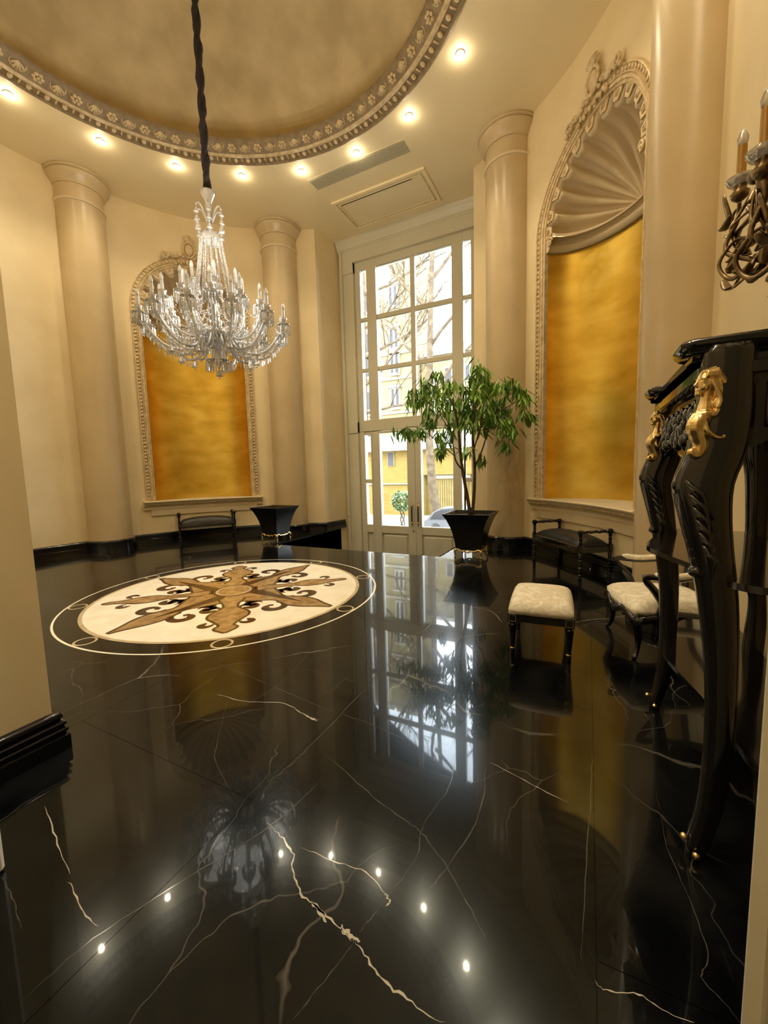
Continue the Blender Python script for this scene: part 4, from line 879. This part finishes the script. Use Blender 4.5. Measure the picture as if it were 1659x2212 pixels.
for (x, y, z) in ARM:
    a = scr([(sx_ - .03, sy_, sz_ - .08), ((sx_ + x) / 2 + .02, (sy_ + y) / 2, sz_ - .18), (x - .01, y + (y - sy_) * .12, z - .18), (x + .005, y + (y - sy_) * .10, z - .09), (x, y, z - .05)], .008, .005)
    for k in range(22):
        t_ = k / 22; c = (lerp(sx_ - .03, x, t_), lerp(sy_, y + (y - sy_) * .1, t_), lerp(sz_ - .14, z - .14, t_ ** 2) - .10 * sin(PI * t_)); ang = random.uniform(0, 6.28)
        leafy(c, (-.4 + .5 * cos(ang), (y - sy_) * 2 + .6 * cos(ang), sin(ang)), random.uniform(.05, .085), a)
    scr([(x + .05, y - .06, z - .22), (x, y + .02, z - .26), (x - .03, y + .05, z - .20), (x, y + .02, z - .15), (x + .03, y - .01, z - .17), (x + .015, y, z - .20)], .007, .003, 'scroll', a)
    scr([(x + .03, y - .02, z - .10), (x + .0, y + .05, z - .12), (x - .0, y + .06, z - .06), (x + .01, y + .03, z - .05)], .006, .003, 'scroll', a)
    MB().lathe([(.008, z - .05), (.020, z - .04), (.024, z - .028), (.014, z - .018), (.018, z - .008)], (x, y), 14).build('socket', 'bronze', a, smooth=2)
    MB().lathe([(.014, z - .010), (.030, z + .0), (.036, z + .012), (.033, z + .013), (.012, z - .002)], (x, y), 18).build('drip_pan', 'crystal', a, smooth=2)
    MB().lathe([(.0115, z), (.0115, z + .10)], (x, y), 16).build('candle', 'candle_gold', a, smooth=True)
    MB().lathe([(.008, z + .10), (.013, z + .108), (.014, z + .120), (.009, z + .136), (.001, z + .148)], (x, y), 12).build('bulb', 'crystal', a, smooth=2)
for k in range(120):
    yy = sy_ + random.uniform(-.26, .38); zz = sz_ + random.uniform(-.20, .04) + .12 * max(0, abs(yy - sy_) - .15); xx = sx_ - random.uniform(.06, .24)
    ang = random.uniform(0, 6.28); leafy((xx, yy, zz), (random.uniform(-.6, .2), cos(ang), sin(ang)), random.uniform(.04, .075), sn)
for k in range(20):
    yy = sy_ + random.uniform(-.2, .34); zz = sz_ + random.uniform(-.16, .05); xx = sx_ - random.uniform(.08, .24); d_ = random.choice((-1, 1))
    scr([(xx + .02 * sin(j * .7), yy + d_ * .06 * (1 - j / 12) * cos(j * .62), zz + .06 * (1 - j / 12) * sin(j * .62)) for j in range(11)], .006, .003, 'scroll')

# ---- chandelier
HX, HY = .072, -.084
ch = thing('chandelier', 'large clear crystal chandelier with candle lamps hanging over the medallion', 'chandelier', (HX, HY, 1.82), org=(0, 0, 0))
ch.location = (HX * S, HY * S, 0)
cordo = tag(MB().tube([(HX + .012 * cos(k * .55), HY + .012 * sin(k * .55), 3.22 + k * .035) for k in range(78)], .021, 8).tube([(HX - .012 * cos(k * .55), HY - .012 * sin(k * .55), 3.22 + k * .035) for k in range(78)], [.021 + .004 * sin(k * 1.9) for k in range(78)], 8).build('cord', 'velvet', smooth=2), 'dark twisted velvet cord from ceiling down to the chandelier', 'cord')
MB().lathe([(.004, 3.21), (.058, 3.245), (.060, 3.24), (.045, 3.215), (.026, 3.17), (.018, 3.10), (.018, 3.00), (.030, 2.975), (.018, 2.955), (.028, 2.945), (.016, 2.93)], n=20, caps=False).build('top_cup', 'crystal', ch, smooth=2)
MB().lathe([(.012, 2.96), (.05, 2.945), (.078, 2.91), (.084, 2.87), (.080, 2.87), (.05, 2.93)], n=24, caps=False).build('crown_dome', 'crystal', ch, smooth=2)
MB().lathe([(.012, 2.93), (.012, 2.72), (.020, 2.70), (.040, 2.62), (.036, 2.58), (.012, 2.56), (.026, 2.54), (.012, 2.52), (.030, 2.48), (.034, 2.44), (.014, 2.41), (.014, 2.30), (.05, 2.26), (.03, 2.20)], n=16).build('stem', 'crystal', ch, smooth=2)
bell = lambda mb, x, y, z, k=1: mb.lathe([(.002, z), (.007 * k, z - .004 * k), (.010 * k, z - .014 * k), (.016 * k, z - .030 * k), (.020 * k, z - .034 * k), (.006 * k, z - .028 * k)], (x, y), 9).ell((x, y, z - .045 * k), .006 * k, 6, 5).ell((x, y, z + .012 * k), .005 * k, 6, 5)
for k in range(6):
    a = 2 * PI * k / 6 + .3; c, s_ = cos(a), sin(a)
    mb = MB().tube(spline([(r * c, r * s_, z) for r, z in ((.018, 3.02), (.045, 3.09), (.075, 3.13), (.098, 3.125), (.105, 3.10))], 4), .007, 6)
    tp_ = mb.build('top_scroll', 'crystal', ch, smooth=2)
    d_ = MB(); bell(d_, .105 * c, .105 * s_, 3.09, 1.1); bell(d_, .105 * c, .105 * s_, 3.03, 1.2); bell(d_, .095 * c, .095 * s_, 2.97, 1.3); d_.build('drops', 'crystal', tp_, smooth=2, kind='stuff')
for k in range(16):
    a = 2 * PI * k / 16; mb = MB()
    for j in range(40): t_ = j / 39; r = lerp(.082, .17, t_ ** 1.2) ; z = lerp(2.875, 2.36, t_); mb.ell((r * cos(a), r * sin(a), z), (.0075, .0075, .0068), 6, 4)
    mb.build('bead_string', 'crystal', ch, smooth=2)
# lower body: bowl, skirt
MB().lathe([(.012, 2.30), (.03, 2.22), (.10, 2.19), (.145, 2.165), (.15, 2.14), (.13, 2.10), (.09, 2.07), (.03, 2.055), (.012, 2.04)], n=28).build('bowl', 'crystal', ch, smooth=2)
rb = MB()
for k in range(28): a = 2 * PI * k / 28; rb.tube([(.150 * cos(a), .150 * sin(a), 2.165), (.135 * cos(a), .135 * sin(a), 2.10), (.09 * cos(a), .09 * sin(a), 2.065)], .005, 5)
rb.build('bowl_ribs', 'frosted', ch, smooth=2, kind='stuff')
MB().lathe([(.012, 2.05), (.026, 2.02), (.03, 1.99), (.012, 1.965), (.06, 1.955), (.10, 1.945), (.102, 1.94), (.02, 1.94), (.014, 1.90), (.004, 1.88)], n=20).build('finial', 'crystal', ch, smooth=2)
def prism_drop(mb, x, y, z, L=.05, r=.0055): mb.ell((x, y, z), .0045, 5, 4); mb.lathe([(.001, z - .006), (r, z - .014), (r * .9, z - L * .9), (.001, z - L)], (x, y), 4)
pd = MB()
for k in range(26): a = 2 * PI * k / 26; prism_drop(pd, .10 * cos(a), .10 * sin(a), 1.937, .075)
for k in range(16): a = 2 * PI * k / 16; prism_drop(pd, .06 * cos(a), .06 * sin(a), 1.93, .06)
pd.build('prism_skirt', 'crystal', ch, kind='stuff')
bb = MB(); bell(bb, 0, 0, 1.875, 1.5); bb.build('bell_drop', 'crystal', ch, smooth=2)
def arm_unit(r, zb, zc, drop, dip):
    # arm along +x, root near bowl, cup at r / zc
    P = spline([(.12, 0, zb), (r * .42, 0, zb - dip), (r * .72, 0, zb - dip * .9), (r * .95, 0, zb + (zc - zb) * .25), (r, 0, zc - .02)], 6)
    a = MB().tube(P, [lerp(.012, .009, i / len(P)) for i in range(len(P))], 8).build('arm', 'crystal', ch, smooth=2)
    MB().lathe([(.004, zc - .03), (.016, zc - .02), (.012, zc - .01), (.045, zc + .0), (.052, zc + .006), (.048, zc + .006), (.014, zc + .002)], (r, 0), 16).build('drip_pan', 'crystal', a, smooth=2)
    MB().lathe([(.011, zc + .002), (.024, zc + .02), (.024, zc + .04), (.030, zc + .052), (.026, zc + .05), (.012, zc + .018)], (r, 0), 12).build('candle_cup', 'crystal', a, smooth=2)
    MB().lathe([(.0125, zc + .01), (.0125, zc + .125)], (r, 0), 10).build('candle', 'frosted', a, smooth=True)
    MB().lathe([(.008, zc + .125), (.0135, zc + .137), (.0135, zc + .152), (.008, zc + .172), (.001, zc + .184)], (r, 0), 10).build('bulb', 'frosted', a, smooth=2)
    d_ = MB()
    for k in range(14): b_ = 2 * PI * k / 14; prism_drop(d_, r + .049 * cos(b_), .049 * sin(b_), zc - .002, drop, .0065)
    for k in range(10): q = P[3 + k * 2] if 3 + k * 2 < len(P) else P[-1]; prism_drop(d_, q.x, .012, q.z - .012, .055, .006); prism_drop(d_, q.x + .01, -.012, q.z - .012, .045, .006)
    d_.build('prism_drops', 'crystal', a, kind='stuff')
    sw = MB()
    for k in range(22): t_ = k / 21; x = lerp(.13, r, t_); sw.ell((x, .012, lerp(2.30, zc, t_) - .16 * sin(PI * t_)), .0055, 5, 4)
    for k in range(16):
        t_ = k / 15; b_ = lerp(0, .52, t_); sw.ell((r * cos(b_), r * sin(b_), zc - .02 - .09 * sin(PI * t_)), .0055, 5, 4)
    sw.build('bead_swag', 'crystal', a, kind='stuff')
    return a
tiers = [(arm_unit(.545, 2.14, 2.225, .075, .13), 12, 0), (arm_unit(.40, 2.18, 2.33, .07, .07), 12, .26), (arm_unit(.22, 2.20, 2.455, .06, .02), 8, .1)]
for proto, n, off in tiers:
    for k in range(n):
        c = proto if k == 0 else copy_tree(proto, ch); c.rotation_euler.z = off + 2 * PI * k / n
for k in range(6):
    a = 2 * PI * k / 6 + .15; u_ = lamp('added_up_fill', 'SPOT', (HX + .55 * cos(a), HY + .55 * sin(a), 2.46), UP_FILL_W, (1, .9, .72), .05, spot_size=R_(165), spot_blend=.6)  # added upward spots that brighten dome and ceiling, not real lamps
    u_.rotation_euler = (PI, 0, 0)
    lamp('added_crystal_fill', 'POINT', (HX + .30 * cos(a), HY + .30 * sin(a), 2.36), 3.0, (1, .93, .80), .22)  # added soft fill to whiten the crystals; the chandelier itself is off
for k in range(9):
    a = 2 * PI * k / 9 + .2; mb = MB(); r = .30 if k % 2 else .36; z0 = 2.03 if k % 2 else 2.05
    mb.tube(spline([(.10 * cos(a), .10 * sin(a), 2.12), (r * .6 * cos(a), r * .6 * sin(a), 2.0), (r * cos(a), r * sin(a), z0 + .0), (r * 1.15 * cos(a), r * 1.15 * sin(a), z0 + .06)], 5), .008, 6)
    o = mb.build('lower_arm', 'crystal', ch, smooth=2); d_ = MB(); bell(d_, r * cos(a), r * sin(a), z0 - .045, 1.4); d_.build('bell_drop', 'crystal', o, smooth=2)

# ================================================================== OUTSIDE
GZ = -.62
MB().box((-16, 3.98, GZ - .1), (14, 22, GZ)).build('ground', 'paving', kind='structure')
bd = thing('apartment_building', 'tall cream apartment building seen through the left window panes', 'building', (-6, 16, GZ))
MB().box((-10.5, 16, GZ), (-4.9, 19, 11.6)).build('wall', 'stucco', bd)
MB().box((-10.5, 15.95, 11.6), (-4.85, 19, 11.9)).build('cornice', 'far_trim', bd)
for zz in (9.9, 7.95, 6.75, 5.1, 3.3, 1.6):
    for xx in (-5.98, -7.6, -9.2):
        wn = MB().box((xx - .08, 15.90, zz - 1.05), (xx + .46, 16.0, zz - .0)).build('window', 'far_trim', bd)
        MB().box((xx + .0, 15.87, zz - .92), (xx + .12, 15.90, zz - .06)).build('pane', 'far_glass', wn); MB().box((xx + .25, 15.87, zz - .92), (xx + .37, 15.90, zz - .06)).build('pane', 'far_glass', wn)
        MB().box((xx - .16, 15.80, zz), (xx + .54, 16.0, zz + .10)).build('hood', 'far_trim', wn)
    MB().box((-10.5, 15.9, zz - 1.25), (-4.9, 16.0, zz - 1.15)).build('string_course', 'far_trim', bd)
b2 = thing('lower_building', 'lower yellow building with rows of windows behind the bare plane tree', 'building', (-2.2, 17, GZ))
MB().box((-4.8, 17, GZ), (3, 20, 6.6)).build('wall', 'stucco', b2); MB().box((-4.8, 16.8, 6.6), (3, 20, 6.8)).build('cornice', 'far_trim', b2)
for zz in (6.0, 4.5, 3.0):
    for xx in (-4.5, -3.6, -2.7, -1.8, -.9):
        wn = MB().box((xx, 16.92, zz - .8), (xx + .42, 17.0, zz)).build('window', 'far_trim', b2); MB().box((xx + .06, 16.9, zz - .74), (xx + .36, 16.93, zz - .06)).build('pane', 'far_glass', wn)
bh = thing('brick_house', 'low yellow brick house with ribbed white roof seen through the door glass', 'building', (-3, 11, GZ))
MB().box((-7, 11, GZ), (-2.45, 12.5, 1.85)).box((-2.45, 11, .84), (2, 12.5, 1.85)).box((-2.45, 11.3, GZ), (2, 12.5, .9)).build('wall', 'facade', bh)
MB().add([(-7, 10.7, 1.80), (2, 10.7, 1.80), (2, 12.5, 2.45), (-7, 12.5, 2.45), (-7, 10.7, 1.74), (2, 10.7, 1.74)], [(0, 1, 2, 3), (4, 5, 1, 0)]).build('roof', 'roof_white', bh)
rr = MB()
for k in range(60): x = -7 + .15 * k; rr.tube([(x, 10.70, 1.83), (x, 12.5, 2.48)], .022, 5)
rr.build('roof_ribs', 'roof_white', bh, kind='stuff')
wn = MB().box((-3.86, 10.96, 1.18), (-3.58, 11.0, 1.72)).build('window', 'stucco', bh); MB().box((-3.83, 10.94, 1.21), (-3.62, 10.97, 1.69)).build('pane', 'far_glass', wn)
MB().box((-7, 10.93, .52), (-2.6, 11.0, .56)).build('ledge', 'far_trim', bh)
gd = MB().box((-2.05, 11.2, GZ), (-.9, 11.27, .70)).build('garage_door', 'garage', bh)
for k in range(14): MB().box((-2.04 + .082 * k, 11.18, GZ), (-1.985 + .082 * k, 11.2, .66)).build('board', 'garage', gd)
MB().box((-2.15, 11.15, .70), (-.8, 11.3, .82)).build('lintel', 'far_trim', bh)
def shrub_leaves(c, r, n, L):
    mb = MB()
    for k in range(n):
        d = Vector((random.gauss(0, 1), random.gauss(0, 1), random.gauss(0, 1))).normalized() * random.uniform(.75, 1.0); q = Vector((c[0] + d.x * r[0], c[1] + d.y * r[1], c[2] + d.z * r[2]))
        m_ = Matrix.Translation(q) @ Matrix.Rotation(random.uniform(0, 6.3), 4, 'Z') @ Matrix.Rotation(random.uniform(-1.3, 1.3), 4, 'X')
        mb.add([(0, 0, 0), (L * .35, L * .5, 0), (0, L, 0), (-L * .35, L * .5, 0)], [(0, 1, 2, 3)], m_)
    return mb
ts = thing('topiary_shrub', 'clipped round shrub on a twisted stem outside the left door glass', 'shrub', (-1.5, 7, GZ))
shrub_leaves((-1.50, 7, .22), (.28, .28, .26), 1300, .07).build('foliage', 'shrub_leaf', ts, kind='stuff')
for q in (0, PI * .66, PI * 1.33): MB().tube([(-1.50 + .05 * cos(k * .6 + q), 7 + .05 * sin(k * .6 + q), GZ + .06 * k) for k in range(13)], .014, 6).build('stem', 'pale_bark', ts, smooth=2)
tag(shrub_leaves((-1.0, 6.3, GZ + .1), (2.2, .2, .16), 2200, .06).build('hedge', 'shrub_leaf', kind='stuff'), 'low clipped green hedge outside at the foot of the door glass', 'hedge')
pt = thing('plane_tree', 'tall bare plane tree with pale mottled bark outside the door', 'tree', (-1.2, 9, GZ))
P = spline([(-1.18, 9, GZ), (-1.30, 9, -.1), (-1.42, 9, .9), (-1.46, 9, 1.9), (-1.44, 9, 3.1), (-1.38, 9, 5.2), (-1.30, 9, 7.0), (-1.2, 9, 9.5)], 6)
MB().tube(P, [lerp(.16, .05, i / len(P)) for i in range(len(P))], 12).build('trunk', 'pale_bark', pt, smooth=2)
def brn(p0, d, L, r, depth, mb):
    P = [Vector(p0)]; d = Vector(d).normalized()
    for k in range(6): d = (d + Vector((random.uniform(-.25, .25), random.uniform(-.25, .25), random.uniform(-.12, .22)))).normalized(); P.append(P[-1] + d * L / 6)
    mb.tube(P, [lerp(r, r * .35, i / 6) for i in range(7)], 5)
    if depth:
        for k in range(4): q = P[2 + k]; brn(q, d + Vector((random.uniform(-1, 1), random.uniform(-1, 1), random.uniform(-.3, .9))), L * .55, r * .5, depth - 1, mb)
for i, (z0, dx) in enumerate(((3.3, .5), (4.0, -.8), (4.6, .7), (5.6, -.7), (6.4, .6), (7.2, -.4), (8.0, .5))):
    mb = MB(); brn((-1.40, 9, z0), (dx, random.uniform(-.4, .4), .7), 3.2, .06, 3, mb); mb.build('branch', 'pale_bark', pt, smooth=2)
pt2 = thing('bare_tree', 'bare tree whose branches arch across the left window panes outside', 'tree', (-6.2, 13.4, GZ))
MB().tube([(-6.2, 13.4, GZ), (-6.15, 13.4, 4), (-6.0, 13.4, 9.5)], [.2, .15, .08], 10).build('trunk', 'pale_bark', pt2, smooth=2)
for z0, dz in ((3.6, .2), (4.8, .5), (6.0, .1), (7.2, .4), (8.6, .2)):
    mb = MB(); brn((-6.1, 13.4, z0), (1, random.uniform(-.2, .2), dz), 3.6, .07, 3, mb); mb.build('branch', 'pale_bark', pt2, smooth=2)
cr = thing('parked_car', 'silver car parked outside, seen low through the right door glass', 'car', (-.2, 8, GZ))
body = [(-1.30, -.48), (-1.28, -.40), (-1.12, -.36), (-.92, -.12), (-.70, -.02), (-.30, .02), (.2, .0), (.6, -.3), (1.1, -.36), (1.2, -.55), (-1.25, -.55)]
mb = MB().prism(body, 0, .55); mb.v = [(x, 7.75 + z, y) for x, y, z in mb.v]; mb.build('body', 'car_paint', cr, smooth=True)
mb = MB().prism([(-1.02, -.33), (-.88, -.14), (-.68, -.05), (-.30, -.02), (.15, -.04), (.45, -.30)], 0, .57); mb.v = [(x, 7.74 + z, y) for x, y, z in mb.v]; mb.build('window_glass', 'far_glass', cr)
for x in (-.85, .8): MB().tube([(x, 7.72, GZ + .09), (x, 8.3, GZ + .09)], .10, 14).build('wheel', 'rubber', cr, smooth=True)
